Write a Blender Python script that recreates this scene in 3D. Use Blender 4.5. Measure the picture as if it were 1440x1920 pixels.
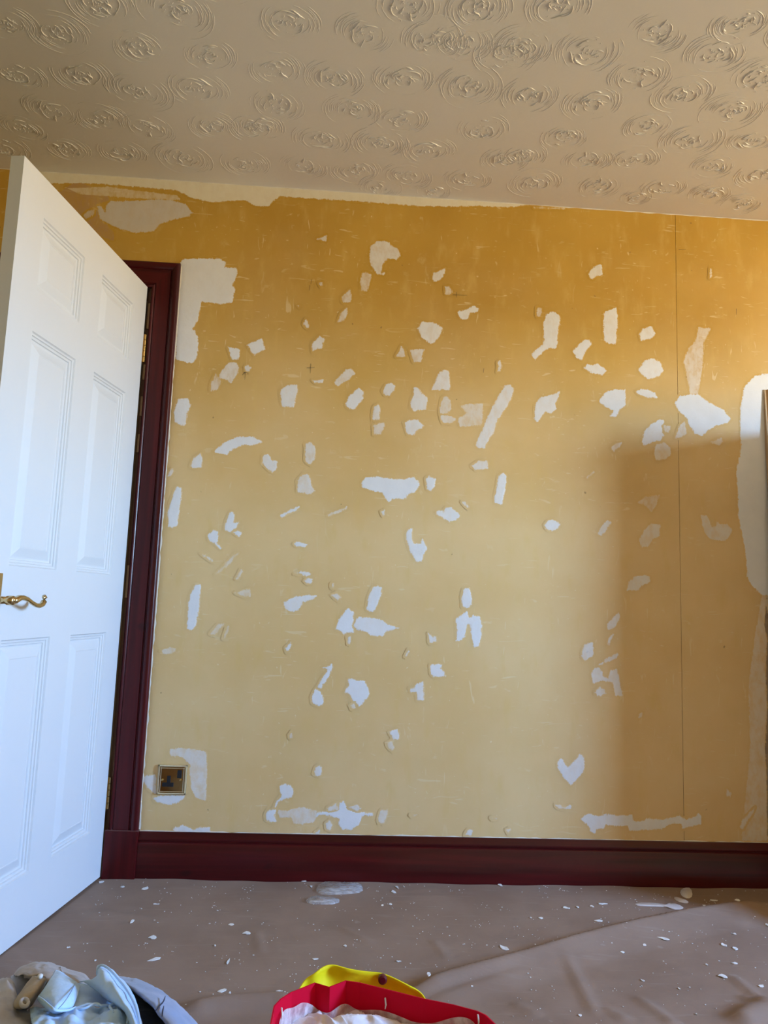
import bpy, bmesh, math, random
import numpy as np
from mathutils import Vector, Matrix
from mathutils.noise import noise as noise_
PI = math.pi
for o in list(bpy.data.objects): bpy.data.objects.remove(o)
scene = bpy.context.scene

# ---------------------------------------------------------------- camera
cam = bpy.data.cameras.new('camera'); camo = bpy.data.objects.new('camera', cam); scene.collection.objects.link(camo)
_r = Vector((0.99750099, -0.06055377, 0.03640079)); _u = Vector((-0.04362198, -0.12256089, 0.99150187)); _f = Vector((0.05557786, 0.99061197, 0.12489608))
_m = Matrix((_r, _u, -_f)).transposed().to_4x4(); _m.translation = Vector((0.72647, -2.53136, 0.91170)); camo.matrix_world = _m
cam.sensor_fit = 'VERTICAL'; cam.sensor_height = 32.0; cam.lens = 32.0*1366.603/1920; cam.clip_start = .02
scene.camera = camo
# room dimensions shared below
CH, SEAM, ARX, ARZ, DANG = 2.4143, 1.9317, .1068, 2.0925, 1.42619
WIN = (-2.35, -1.65, 1.10, 2.10)            # window in the right-hand wall: y0, y1, z0, z1
CHEST = (2.45, .50, 1.60)
BAREWOOD = [(1.845, 1.94), (1.66, 1.715), (1.53, 1.60), (1.40, 1.465), (.90, 1.01)]

# ---------------------------------------------------------------- sky, daylight, exposure
world = bpy.data.worlds.new('world'); scene.world = world; world.use_nodes = True
nt = world.node_tree; bg = nt.nodes['Background']
tc = nt.nodes.new('ShaderNodeTexCoord'); sep = nt.nodes.new('ShaderNodeSeparateXYZ'); rp_ = nt.nodes.new('ShaderNodeValToRGB')
nt.links.new(tc.outputs['Generated'], sep.inputs[0])
mr = nt.nodes.new('ShaderNodeMapRange'); mr.inputs['From Min'].default_value = -1; mr.inputs['From Max'].default_value = 1
nt.links.new(sep.outputs['Z'], mr.inputs['Value']); nt.links.new(mr.outputs[0], rp_.inputs[0])
e = rp_.color_ramp.elements
e[0].position = 0.0; e[0].color = (.50, .41, .25, 1)          # sunlit ground outside
e[1].position = .485; e[1].color = (.72, .60, .39, 1)
for p, c in ((.515, (.68, 1.02, 1.42, 1)), (.62, (.44, .85, 1.60, 1)), (1.0, (.24, .58, 1.42, 1))):
    n_ = e.new(p); n_.color = c
nt.links.new(rp_.outputs[0], bg.inputs['Color']); bg.inputs['Strength'].default_value = 60.
pl = bpy.data.lights.new('window_daylight', 'AREA'); pl.shape = 'RECTANGLE'; pl.size = WIN[3]-WIN[2]; pl.size_y = WIN[1]-WIN[0]
pl.cycles.is_portal = True
po = bpy.data.objects.new('window_daylight', pl); scene.collection.objects.link(po)
po.location = (4.88, (WIN[0]+WIN[1])/2, (WIN[2]+WIN[3])/2); po.rotation_euler = (0, math.radians(90), 0)
vs = scene.view_settings; vs.view_transform = 'Standard'; vs.look = 'None'; vs.gamma = 1; vs.use_curve_mapping = False; vs.exposure = 1.24

# ---------------------------------------------------------------- traced measurements (metres / millimetres in the room)
PATCHES = [
('w',0.95,[102,2104,111,2116,168,2123,239,2126,264,2113,260,2095,301,2095,308,2082,303,2050,292,2027,305,2017,299,1992,298,1965,255,1954,185,1960,185,1931,179,1891,165,1859,182,1830,189,1782,181,1742,169,1729,111,1741,106,1847,105,1935,103,2024]),
('w',0.60,[585,2223,621,2243,622,2217]),
('w',0.95,[357,1809,408,1839,422,1796,385,1771]),
('w',0.95,[287,1803,319,1794,337,1791,330,1755,309,1750,299,1775]),
('w',0.60,[295,1742,322,1744,335,1725,331,1699,308,1665,284,1681,266,1678,267,1695]),
('w',0.35,[254,1699,277,1670,266,1639,240,1633,240,1659]),
('w',0.70,[364,1737,377,1727,372,1708,358,1711,356,1728]),
('w',0.85,[615,1860,633,1845,624,1812,600,1808,590,1797,588,1827]),
('w',0.60,[560,1919,575,1897,569,1882,552,1896]),
('w',0.85,[484,1647,508,1670,544,1674,547,1654,537,1602,535,1591,494,1591,488,1621]),
('w',0.80,[595,1692,637,1699,632,1685,606,1684]),
('w',0.50,[601,2056,614,2061,618,2050,607,2044]),
('w',0.40,[528,1966,538,1969,537,1957]),
('w',0.70,[783,2209,810,2232,841,2234,863,2217,885,2204,895,2182,882,2163,850,2168,829,2139,826,2107,841,2114,837,2103,811,2103,788,2136,780,2168]),
('w',0.50,[758,2109,774,2108,793,2100,786,2068,776,2035,755,2036,751,2070]),
('w',0.50,[685,2007,716,2043,723,2014,720,1991,690,1987]),
('w',0.50,[676,1912,684,1944,706,1970,713,1955,698,1918]),
('w',0.70,[1013,2123,1032,2127,1062,2147,1059,2122,1046,2098,1022,2087,1013,2105]),
('w',0.50,[1062,2072,1079,2077,1090,2055,1080,2041,1063,2044]),
('w',0.85,[1108,1979,1141,1990,1171,2008,1189,1998,1187,1982,1158,1980,1152,1955,1137,1949,1117,1957]),
('w',0.80,[967,1908,981,1933,1024,1934,1057,1918,1052,1890,1027,1858,1014,1850,978,1877]),
('w',0.60,[911,1842,926,1798,889,1796]),
('w',0.60,[939,1826,993,1831,981,1782,954,1778]),
('w',0.65,[672,1689,714,1740,731,1743,748,1726,728,1703,687,1675]),
('w',0.80,[1023,1680,1047,1743,1066,1760,1086,1750,1092,1684]),
('w',0.80,[1595,2157,1622,2191,1647,2197,1651,2156,1626,2147,1613,2135,1599,2141]),
('w',0.85,[1427,1956,1440,1991,1462,2003,1493,1985,1487,1943,1478,1862,1458,1860,1437,1855,1400,1814,1384,1831,1401,1853,1428,1874,1432,1908]),
('w',0.40,[1404,2016,1424,2012,1420,1982,1404,1979]),
('w',0.85,[1653,2008,1703,2034,1708,1989,1704,1925,1698,1890,1675,1891,1655,1901]),
('w',0.90,[1538,1856,1578,1899,1600,1901,1613,1883,1591,1864,1573,1822,1551,1830]),
('w',0.90,[1580,1793,1595,1811,1613,1804,1629,1814,1666,1789,1648,1768,1622,1772,1596,1781]),
('w',0.70,[1259,1793,1270,1805,1278,1783,1272,1763,1259,1760,1265,1780]),
('w',0.80,[1787,1936,1803,1958,1835,1967,1850,1938,1836,1921,1794,1909]),
('w',0.85,[1784,1798,1809,1835,1836,1845,1865,1836,1880,1801,1862,1775,1821,1764,1793,1783]),
('w',0.90,[1774,1715,1790,1726,1821,1726,1845,1714,1856,1694,1821,1693,1785,1704]),
('w',0.60,[2063,2208,2070,2209,2068,2169,2060,2168]),
('w',0.35,[2013,1975,2063,1973,2034,1917,2028,1825,2008,1716,1977,1719,1965,1799,1954,1839,1971,1886,2003,1924]),
('w',0.90,[127,1599,164,1602,175,1578,166,1544,162,1507,146,1504,122,1516,119,1554]),
('w',0.95,[266,1419,307,1457,347,1475,400,1477,426,1465,431,1457,394,1445,365,1445,329,1427,310,1407,297,1410,273,1413]),
('w',0.85,[188,1361,200,1393,222,1409,230,1386,229,1357,199,1354]),
('w',0.80,[437,1413,453,1418,467,1397,488,1394,487,1369,474,1352,454,1365,434,1385]),
('w',0.60,[582,1463,600,1468,620,1447,620,1409,602,1387,585,1399]),
('w',0.65,[561,1330,577,1350,602,1353,610,1316,625,1295,605,1280,563,1288]),
('w',0.70,[117,1339,128,1350,135,1342,124,1324,114,1320]),
('w',0.95,[147,1290,165,1283,166,1250,160,1191,160,1154,141,1141,128,1147,124,1190,129,1231]),
('w',0.95,[339,1212,351,1200,351,1173,370,1176,359,1151,339,1137,320,1145,324,1178]),
('w',0.95,[349,1138,369,1146,380,1135,370,1124]),
('w',0.95,[263,1122,280,1145,299,1138,302,1115,297,1099,316,1079,306,1081,289,1096,270,1106]),
('w',0.90,[502,1202,542,1225,574,1239,567,1224,539,1212,515,1195]),
('w',0.95,[560,1106,572,1114,610,1107,598,1097,569,1099]),
('w',0.95,[717,1611,728,1642,761,1675,781,1661,779,1636,752,1596,739,1593,722,1601]),
('w',0.80,[846,1666,860,1693,873,1698,892,1691,891,1671,874,1650,855,1654]),
('w',0.75,[815,1573,817,1604,833,1618,842,1605,840,1562,816,1560]),
('w',0.45,[819,1539,857,1554,861,1539,846,1506,821,1505]),
('w',0.85,[959,1685,976,1686,989,1667,1011,1653,1006,1607,961,1599,949,1613,951,1641,959,1657]),
('w',0.85,[927,1555,950,1567,979,1569,1001,1546,976,1525,964,1512,943,1511,934,1536]),
('w',0.50,[1055,1612,1062,1652,1077,1661,1093,1645,1096,1610,1077,1593,1055,1595]),
('w',0.60,[1058,1588,1085,1591,1116,1578,1095,1560,1065,1562]),
('w',0.40,[1123,1629,1213,1642,1210,1559,1129,1550,1120,1580,1154,1600]),
('w',0.98,[785,1332,797,1350,839,1356,898,1350,940,1350,969,1362,994,1336,975,1305,950,1298,946,1281,896,1278,884,1265,867,1285,858,1302,816,1304,790,1314]),
('w',0.90,[1011,1356,1023,1367,1047,1357,1044,1327,1031,1314,1018,1320]),
('w',0.60,[1173,1410,1196,1426,1232,1432,1235,1402,1188,1396]),
('w',0.85,[1050,1239,1060,1247,1077,1240,1085,1257,1106,1258,1139,1230,1120,1210,1099,1205,1074,1221,1057,1227]),
('w',0.90,[956,1176,970,1177,970,1139,980,1123,1001,1126,1007,1141,1025,1110,1011,1087,1007,1062,987,1061,969,1085,958,1114,948,1147]),
('w',0.70,[858,1232,870,1239,872,1221,863,1219]),
('w',0.35,[670,1214,707,1230,739,1244,735,1233,695,1215,677,1206]),
('w',0.50,[1142,1279,1155,1277,1174,1261,1161,1259,1148,1271]),
('w',0.75,[1188,1488,1207,1537,1227,1590,1254,1649,1290,1712,1309,1716,1324,1699,1316,1665,1291,1622,1264,1579,1256,1540,1233,1508,1221,1475,1197,1476]),
('w',0.85,[1398,1591,1401,1648,1421,1675,1464,1687,1493,1701,1488,1679,1475,1652,1480,1634,1460,1616,1439,1621,1421,1596,1411,1582]),
('w',0.95,[1634,1669,1662,1708,1693,1719,1736,1721,1736,1657,1714,1645,1701,1617,1677,1616,1690,1639,1662,1651]),
('w',0.85,[1272,1378,1286,1390,1301,1384,1302,1352,1292,1309,1286,1275,1260,1280,1258,1297,1266,1338]),
('w',0.85,[1439,1209,1451,1225,1468,1230,1491,1220,1494,1205,1481,1192,1460,1189,1445,1197]),
('w',0.70,[1631,1184,1644,1214,1665,1237,1682,1230,1669,1206,1646,1180]),
('w',0.45,[1679,1498,1696,1518,1723,1524,1714,1506,1692,1487]),
('w',0.30,[1590,1387,1618,1414,1620,1408,1596,1383]),
('w',0.98,[1918,1680,1937,1705,1972,1715,2013,1715,2048,1691,2101,1665,2132,1629,2109,1610,2073,1603,2041,1580,2019,1561,1992,1570,1971,1603,1962,1629,1936,1647]),
('w',0.50,[1935,1596,1957,1615,1963,1567,1939,1552,1917,1547]),
('w',0.85,[1793,1527,1802,1563,1824,1591,1860,1614,1878,1613,1877,1554,1863,1535,1837,1530,1806,1513]),
('w',0.55,[1839,1490,1850,1521,1877,1532,1898,1515,1905,1485,1876,1466,1845,1464]),
('w',0.40,[1877,1593,1904,1595,1895,1568,1879,1567]),
('w',0.40,[2050,1540,2094,1560,2099,1543,2080,1528]),
('w',0.55,[1781,1173,1803,1208,1825,1232,1862,1230,1860,1189,1833,1175,1816,1149,1790,1144]),
('w',0.55,[2009,1270,2031,1269,2044,1248,2050,1227,2065,1234,2066,1253,2085,1239,2109,1242,2126,1222,2117,1196,2095,1178,2047,1184,2027,1200,2015,1234]),
('w',0.30,[1778,1305,1804,1328,1861,1337,1848,1300,1828,1271,1813,1290]),
('w',1.00,[2184,1757,2226,1800,2277,1812,2304,1809,2278,990,2234,988,2221,1000,2192,1024,2176,1058,2173,1134,2167,1181,2155,1227,2148,1278,2150,1365,2145,1426,2152,1470,2166,1524,2164,1586,2167,1675]),
('w',0.98,[234,956,252,953,253,915,252,863,244,811,231,799,217,804,214,849,217,917]),
('w',0.30,[132,726,162,741,186,738,177,722,146,715]),
('w',0.50,[245,1060,260,1056,290,1037,285,1033,260,1048]),
('w',0.30,[368,931,419,947,423,921,401,918]),
('w',0.35,[369,978,383,1011,394,1007,377,976]),
('w',0.25,[296,989,356,1060,376,1069,342,1023,308,993]),
('w',0.25,[293,789,315,821,342,826,309,785]),
('w',0.25,[338,774,351,822,359,819,346,775]),
('w',0.80,[566,1003,590,1015,629,1006,611,996,586,1002]),
('w',0.80,[602,980,615,991,632,988,626,973,612,971]),
('w',0.85,[535,905,566,924,610,932,647,931,637,919,603,908,596,889,575,872,556,872,542,885]),
('w',0.50,[697,935,715,944,734,927,720,918]),
('w',0.60,[697,976,705,976,704,960,697,959]),
('w',0.90,[819,893,826,936,837,965,855,975,871,964,871,942,856,905,844,880,828,887]),
('w',0.98,[756,893,777,879,774,861,778,849,773,833,783,809,758,808,746,802,735,814,717,819,724,847,739,872]),
('w',0.90,[779,833,786,862,825,865,870,859,899,841,938,831,912,824,892,817,880,802,839,801,823,813,794,820]),
('w',0.60,[760,796,772,799,767,771,761,772]),
('w',0.90,[549,750,568,772,572,758,554,736]),
('w',0.95,[678,690,702,695,708,703,714,693,709,671,689,639,676,617,665,623,672,643,699,683]),
('w',0.95,[658,619,674,611,689,586,686,567,672,560,650,571,646,591]),
('w',0.95,[756,610,769,634,766,655,797,652,821,651,834,632,842,602,826,582,808,564,787,583,770,604]),
('w',0.60,[958,735,969,759,974,753,962,735]),
('w',0.40,[776,567,792,574,794,560,783,554]),
('w',0.80,[976,630,992,631,1001,645,1024,653,1028,630,1028,588,1005,589,1002,617,982,616]),
('w',0.85,[1150,948,1155,973,1174,978,1184,953,1186,921,1173,908,1152,911]),
('w',0.90,[1129,868,1149,883,1169,898,1176,875,1190,884,1215,881,1224,849,1221,820,1216,775,1195,775,1186,807,1183,851,1170,851,1167,810,1147,795,1133,793,1136,825]),
('w',0.75,[1037,818,1048,808,1066,807,1067,787,1040,784]),
('w',0.85,[1046,710,1093,715,1082,699,1094,689,1101,672,1064,668,1049,680]),
('w',0.75,[1737,991,1742,1020,1768,1042,1798,1047,1819,1042,1823,1023,1797,1012,1776,990]),
('w',0.70,[1667,852,1667,872,1690,898,1707,913,1713,894,1698,865,1677,848]),
('w',0.60,[1664,798,1669,819,1686,838,1690,836,1671,796]),
('w',0.70,[1574,767,1586,798,1614,807,1618,760,1587,741,1576,751]),
('w',0.70,[1633,728,1669,756,1702,773,1707,761,1685,746,1643,728]),
('w',0.75,[1606,691,1618,716,1637,720,1650,704,1652,686,1668,685,1677,713,1702,718,1710,674,1721,624,1693,625,1685,665,1681,671,1643,674,1614,663]),
('w',0.65,[1620,635,1635,652,1656,648,1659,632,1643,620,1626,623]),
('w',0.40,[1773,551,1777,569,1790,572,1787,556]),
('w',0.50,[185,394,190,409,224,414,267,411,309,404,314,325,317,246,282,256,264,286,255,361,230,383,199,386]),
('w',0.75,[104,312,115,324,150,325,154,261,138,272,124,285,113,301]),
('w',0.90,[145,253,166,261,247,263,244,252,218,236,195,232,172,237,152,242]),
('w',0.85,[217,161,249,170,281,155,303,165,334,164,337,145,289,144,220,147]),
('w',0.90,[553,296,564,307,590,304,605,282,596,265,567,256,554,249,545,228,541,231,548,254,563,266]),
('w',0.50,[578,465,587,476,589,457,580,455]),
('w',0.95,[513,208,520,222,547,224,544,207,552,185,530,184,514,193]),
('w',0.45,[547,224,579,221,610,229,637,233,684,223,682,200,671,185,612,178,600,199,561,198]),
('w',0.98,[678,200,681,219,724,220,751,226,754,251,769,257,782,232,814,222,870,219,868,211,831,209,824,180,797,165,766,164,753,183,756,198,724,209,697,210]),
('w',0.60,[715,231,746,251,755,228,724,222]),
('w',0.60,[786,236,813,246,830,233,814,224]),
('w',0.75,[712,182,725,192,737,179,729,161,716,167]),
('w',0.70,[680,155,695,162,694,146,678,146]),
('w',0.60,[886,197,893,227,919,233,917,216,907,188,889,189]),
('w',0.85,[912,483,940,494,949,482,947,459,929,458]),
('w',0.45,[905,446,921,454,932,431,926,421,910,434]),
('w',0.75,[665,340,670,363,687,370,692,352,689,332]),
('w',0.70,[1178,155,1186,170,1206,172,1202,155]),
('w',0.50,[1318,174,1332,180,1334,169,1324,165]),
('w',0.60,[1265,212,1291,212,1289,209,1267,209]),
('w',0.40,[993,216,1015,217,1013,214,995,213]),
('w',0.85,[1491,394,1499,412,1511,406,1528,381,1552,407,1573,429,1585,416,1587,385,1581,365,1557,341,1538,323,1515,344,1507,359,1497,371]),
('w',0.60,[1485,258,1500,258,1522,251,1534,259,1545,257,1538,248,1518,244,1492,249]),
('w',0.90,[1573,214,1594,233,1618,228,1631,224,1667,233,1700,228,1752,231,1754,213,1787,212,1803,222,1857,217,1878,224,1911,232,1940,221,1969,229,1982,241,1992,237,1994,206,1964,198,1925,188,1923,205,1882,204,1857,186,1807,182,1741,178,1733,194,1688,193,1659,200,1653,183,1626,182,1622,167,1608,170,1598,191]),
('w',0.50,[2127,197,2134,219,2165,248,2184,266,2174,243,2152,214,2139,191]),
('w',0.50,[2081,298,2084,324,2099,312,2096,298]),
('w',0.28,[2132,152,2171,461,2170,671,2200,852,2230,998,2261,999,2235,154]),
('p',0.85,[-175,2309,-151,2320,-84,2325,-8,2336,38,2338,103,2329,133,2295,123,2280,65,2263,16,2241,1,2215,-66,2203,-104,2212,-142,2221,-195,2249,-210,2298,-191,2297,-176,2273]),
('p',0.60,[-254,2258,-239,2275,-215,2284,-217,2261,-241,2243]),
('b',0.45,[-357,2333,-282,2389,-169,2342,-167,2319,-212,2302,-195,2249,-141,2203,-138,2167,-189,2182,-271,2257]),
('c',0.90,[-450,2432,-223,2430,-19,2426,354,2429,588,2429,825,2430,1084,2429,1305,2426,1397,2420,1306,2399,1185,2394,1065,2384,946,2379,787,2381,630,2380,512,2380,444,2381,398,2336,355,2337,319,2357,204,2339,127,2350,67,2377,-47,2379,-181,2381,-275,2379,-378,2371,-444,2374]),
('c',0.50,[1387,2407,1508,2411,1508,2405,1387,2400]),
('c',0.40,[-330,2358,-180,2373,69,2358,89,2339,-82,2335,-271,2334]),
]
SWIRLS = [(-0.101,-0.677),(0.104,-0.647),(0.234,-0.789),(0.298,-0.641),(-0.285,-0.502),(-0.093,-0.522),(0.061,-0.472),(0.237,-0.498),(-0.245,-0.349),(-0.099,-0.325),(-0.376,-0.248),(0.039,-0.295),(0.255,-0.328),(-0.084,-0.148),(0.119,-0.141),(-0.269,-0.147),(0.333,-0.135),(0.38,-0.334),(-0.489,-0.131),(0.044,-0.79),(-0.228,-0.701),(0.53,-0.779),(0.726,-0.763),(0.913,-0.756),(0.99,-0.759),(0.479,-0.605),(0.646,-0.587),(0.845,-0.608),(1.039,-0.594),(0.47,-0.453),(0.699,-0.454),(0.854,-0.431),(1.118,-0.409),(0.602,-0.296),(0.795,-0.299),(0.956,-0.28),(0.537,-0.141),(0.717,-0.14),(0.899,-0.129),(1.115,-0.132),(1.22,-0.261),(0.415,-0.346),(1.012,-0.873),(0.831,-0.866),(0.81,-0.028),(1.005,-0.041),(1.114,-0.727),(1.21,-0.9),(1.151,-0.757),(1.334,-0.762),(1.491,-0.842),(1.685,-0.897),(1.677,-0.787),(1.508,-0.688),(1.221,-0.576),(1.412,-0.567),(1.659,-0.63),(1.839,-0.724),(1.834,-0.573),(1.616,-0.481),(1.378,-0.402),(1.273,-0.288),(1.784,-0.432),(1.97,-0.453),(1.495,-0.293),(1.642,-0.311),(1.92,-0.304),(1.811,-0.163),(2.101,-0.282),(1.993,-0.151),(1.354,-0.141),(1.585,-0.146),(2.135,-0.098),(1.741,-0.096)]
MARKS = [(0.5742,2.0686,0.5731,2.0502),(0.5695,2.0459,0.5686,2.0256),(0.5733,1.7364,0.6016,1.7399),(0.5876,1.7529,0.5875,1.7175),(1.0915,2.0424,1.1446,2.0437),(1.105,2.0535,1.1055,2.033),(0.3577,1.7085,0.3575,1.6812),(0.3558,1.7084,0.3472,1.6962),(0.3558,1.7084,0.3692,1.7053),(1.2112,1.7704,1.2096,1.7543),(2.1602,2.0553,2.1597,2.0324),(1.9421,2.275,1.971,2.2769)]
FLAKES = [(0.089,-0.081,0.0146,0.0223),(0.161,-0.091,0.0276,0.0397),(0.015,-0.045,0.023,0.0325),(0.224,-0.211,0.0247,0.0079),(0.186,-0.328,0.0175,0.0357),(0.267,-0.425,0.0251,0.0291),(0.302,-0.545,0.0474,0.0257),(0.069,-0.487,0.012,0.0124),(0.159,-0.553,0.0091,0.0114),(0.463,-0.341,0.0192,0.0242),(0.487,-0.555,0.0079,0.0505),(0.496,-0.69,0.0332,0.024),(0.518,-0.744,0.0071,0.0112),(0.44,-0.47,0.0083,0.0122),(0.513,-0.396,0.0259,0.0229),(0.937,-0.088,0.0205,0.0438),(0.952,-0.052,0.0104,0.0407),(0.675,-0.054,0.0119,0.0268),(0.921,-0.187,0.0131,0.024),(0.896,-0.196,0.0114,0.0198),(0.707,-0.534,0.0245,0.0141),(1.209,-0.462,0.0263,0.0415),(0.979,-0.668,0.018,0.0299),(0.781,-0.462,0.0114,0.0122),(1.295,-0.02,0.0198,0.043),(0.917,-0.541,0.0165,0.0113),(1.082,-0.682,0.009,0.0099),(0.624,-0.697,0.0148,0.0094),(0.651,-0.019,0.0207,0.0137),(1.365,-0.269,0.0227,0.0233),(1.464,-0.193,0.0304,0.0211),(1.501,-0.188,0.017,0.017),(1.548,-0.183,0.0153,0.0172),(1.533,-0.283,0.0358,0.0237),(1.587,-0.161,0.038,0.0176),(1.579,-0.321,0.0112,0.0386),(1.673,-0.407,0.0403,0.0255),(1.604,-0.443,0.0167,0.0208),(1.527,-0.485,0.0192,0.0197),(1.833,-0.435,0.0216,0.0257),(1.853,-0.457,0.0276,0.029),(1.736,-0.611,0.0252,0.0244),(1.903,-0.364,0.0145,0.0158),(1.916,-0.162,0.0141,0.0187),(1.968,-0.119,0.0468,0.0196),(2.008,-0.192,0.0192,0.0328),(1.809,-0.657,0.0165,0.0268),(2.041,-0.297,0.015,0.0347),(1.52,-0.63,0.0096,0.0142),(1.596,-0.667,0.0094,0.0111),(1.726,-0.548,0.0087,0.0097),(1.807,-0.538,0.0234,0.0166),(1.583,-0.779,0.005,0.0098),(1.31,-0.784,0.0148,0.0137),(1.333,-0.27,0.0081,0.0154),(1.636,-0.323,0.0225,0.0468),(1.345,-0.471,0.0103,0.016),(1.245,-0.488,0.0087,0.0124)]
SMEARS = [[(1.697,-0.151),(1.767,-0.148),(1.794,-0.164),(1.825,-0.142),(1.844,-0.174),(1.829,-0.199),(1.798,-0.2),(1.787,-0.18),(1.712,-0.175),(1.693,-0.167)],[(1.843,-0.104),(1.861,-0.094),(1.882,-0.132),(1.867,-0.149),(1.843,-0.133)],[(1.89,-0.049),(1.922,-0.016),(1.944,-0.02),(1.916,-0.088),(1.889,-0.111),(1.878,-0.089)]]
FILMS = [[(0.7,-0.032),(0.772,-0.019),(0.841,-0.039),(0.841,-0.097),(0.789,-0.116),(0.706,-0.123),(0.691,-0.089)],[(0.673,-0.145),(0.767,-0.146),(0.765,-0.194),(0.692,-0.2),(0.662,-0.182)]]
RIDGE = [(0.893,-0.727),(0.946,-0.698),(1.016,-0.652),(1.117,-0.598),(1.21,-0.552),(1.343,-0.478),(1.486,-0.405),(1.638,-0.332),(1.816,-0.26),(1.977,-0.208),(2.122,-0.167)]
RIM = [(0.6534,-1.3324),(0.6622,-1.3112),(0.6766,-1.2923),(0.6911,-1.2809),(0.7133,-1.2625),(0.7368,-1.2754),(0.7634,-1.255),(0.7868,-1.2614),(0.8248,-1.2791),(0.886,-1.3085),(0.9298,-1.3249),(0.9641,-1.3424),(0.9757,-1.3539),(0.9878,-1.3846),(1.0008,-1.4606),(0.9926,-1.5215),(0.9251,-1.5659),(0.8326,-1.5749),(0.7428,-1.57),(0.6766,-1.5414),(0.6557,-1.4617),(0.6523,-1.3805)]
STRAP = [(0.689,-1.235,0.2759),(0.6995,-1.2277,0.2864),(0.7105,-1.221,0.2933),(0.7252,-1.2156,0.3001),(0.743,-1.2121,0.3011),(0.7657,-1.2108,0.2982),(0.802,-1.2119,0.2922),(0.8291,-1.2154,0.289),(0.8559,-1.2211,0.2836),(0.878,-1.2286,0.2757),(0.8925,-1.2375,0.2677),(0.8986,-1.247,0.2627)]
SHEET_JEANS = [[(0.2857,-0.832,0.1),(0.3349,-0.8862,0.12),(0.3841,-0.9335,0.13),(0.4284,-0.9748,0.13),(0.4623,-1.0002,0.12),(0.4977,-1.0193,0.1),(0.5251,-1.0179,0.06)],[(0.3114,-0.9136,0.135),(0.3588,-0.9751,0.155),(0.4028,-1.0262,0.165),(0.441,-1.0664,0.165),(0.4663,-1.0758,0.15),(0.4975,-1.0952,0.13),(0.5198,-1.1123,0.1)],[(0.3334,-0.957,0.15),(0.3804,-1.0366,0.17),(0.4202,-1.0961,0.18),(0.4394,-1.1297,0.185),(0.4643,-1.1561,0.18),(0.4867,-1.1735,0.16),(0.5063,-1.1966,0.14)],[(0.3217,-0.8828,0.11),(0.3644,-0.9397,0.12),(0.4043,-0.9979,0.13),(0.4225,-1.0272,0.13),(0.4491,-1.0655,0.13),(0.4765,-1.1045,0.12),(0.4973,-1.1304,0.1)]]
SHEET_JEANS_IN = [[(0.2997,-0.8494,0.1),(0.3586,-0.9055,0.105),(0.411,-0.9716,0.105),(0.454,-1.0219,0.09)],[(0.3363,-0.9441,0.12),(0.3779,-0.9996,0.125),(0.4224,-1.0589,0.13),(0.4489,-1.0914,0.11)],[(0.3586,-1.0085,0.12),(0.3943,-1.0625,0.13),(0.4268,-1.1037,0.13),(0.4452,-1.1125,0.1)]]
SHEET_COLLAR = [[(0.2674,-0.9161,0.15),(0.2716,-0.9266,0.165),(0.282,-0.9307,0.17),(0.3023,-0.9454,0.17),(0.3298,-0.9784,0.17),(0.3587,-1.0242,0.175),(0.3881,-1.0823,0.18),(0.409,-1.1321,0.18),(0.4233,-1.1692,0.17)],[(0.2894,-0.992,0.18),(0.2949,-1.0034,0.195),(0.3045,-1.0098,0.2),(0.3227,-1.0297,0.2),(0.3449,-1.0644,0.2),(0.3744,-1.1146,0.205),(0.3989,-1.1555,0.205),(0.4205,-1.1941,0.2),(0.4337,-1.2208,0.19)],[(0.3049,-1.0419,0.2),(0.3139,-1.0617,0.215),(0.3233,-1.0682,0.22),(0.3408,-1.0909,0.22),(0.3626,-1.1303,0.225),(0.3879,-1.1699,0.225),(0.4077,-1.1976,0.22),(0.4265,-1.2298,0.215),(0.4398,-1.2532,0.2)],[(0.299,-1.0536,0.2),(0.3045,-1.0601,0.205),(0.3188,-1.0817,0.21),(0.341,-1.1174,0.215),(0.3624,-1.1452,0.215),(0.3839,-1.1686,0.215),(0.3987,-1.1816,0.21),(0.4135,-1.2064,0.2),(0.4274,-1.2353,0.19)],[(0.2703,-1.0286,0.185),(0.2819,-1.0408,0.19),(0.2986,-1.0558,0.19),(0.3211,-1.0778,0.19),(0.3486,-1.1125,0.195),(0.3685,-1.1296,0.195),(0.3848,-1.1399,0.19),(0.3984,-1.1661,0.18),(0.4121,-1.1994,0.17)]]
SHEET_CUFF = [[(0.2017,-0.9643,0.175),(0.2239,-0.9935,0.185),(0.2458,-1.0218,0.19),(0.2664,-1.041,0.19),(0.2732,-1.0356,0.18)],[(0.2225,-1.051,0.2),(0.2452,-1.0828,0.21),(0.2671,-1.1076,0.215),(0.2851,-1.1217,0.215),(0.2909,-1.1056,0.2)],[(0.2327,-1.1087,0.21),(0.256,-1.1428,0.22),(0.277,-1.1662,0.225),(0.2899,-1.1662,0.22),(0.2985,-1.1466,0.205)],[(0.2293,-1.1199,0.205),(0.2522,-1.155,0.215),(0.2755,-1.1845,0.22),(0.2841,-1.1828,0.215),(0.2942,-1.1535,0.2)],[(0.216,-1.0889,0.185),(0.2397,-1.1276,0.195),(0.2634,-1.1571,0.2),(0.273,-1.1556,0.195),(0.2851,-1.1345,0.185)]]
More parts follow.
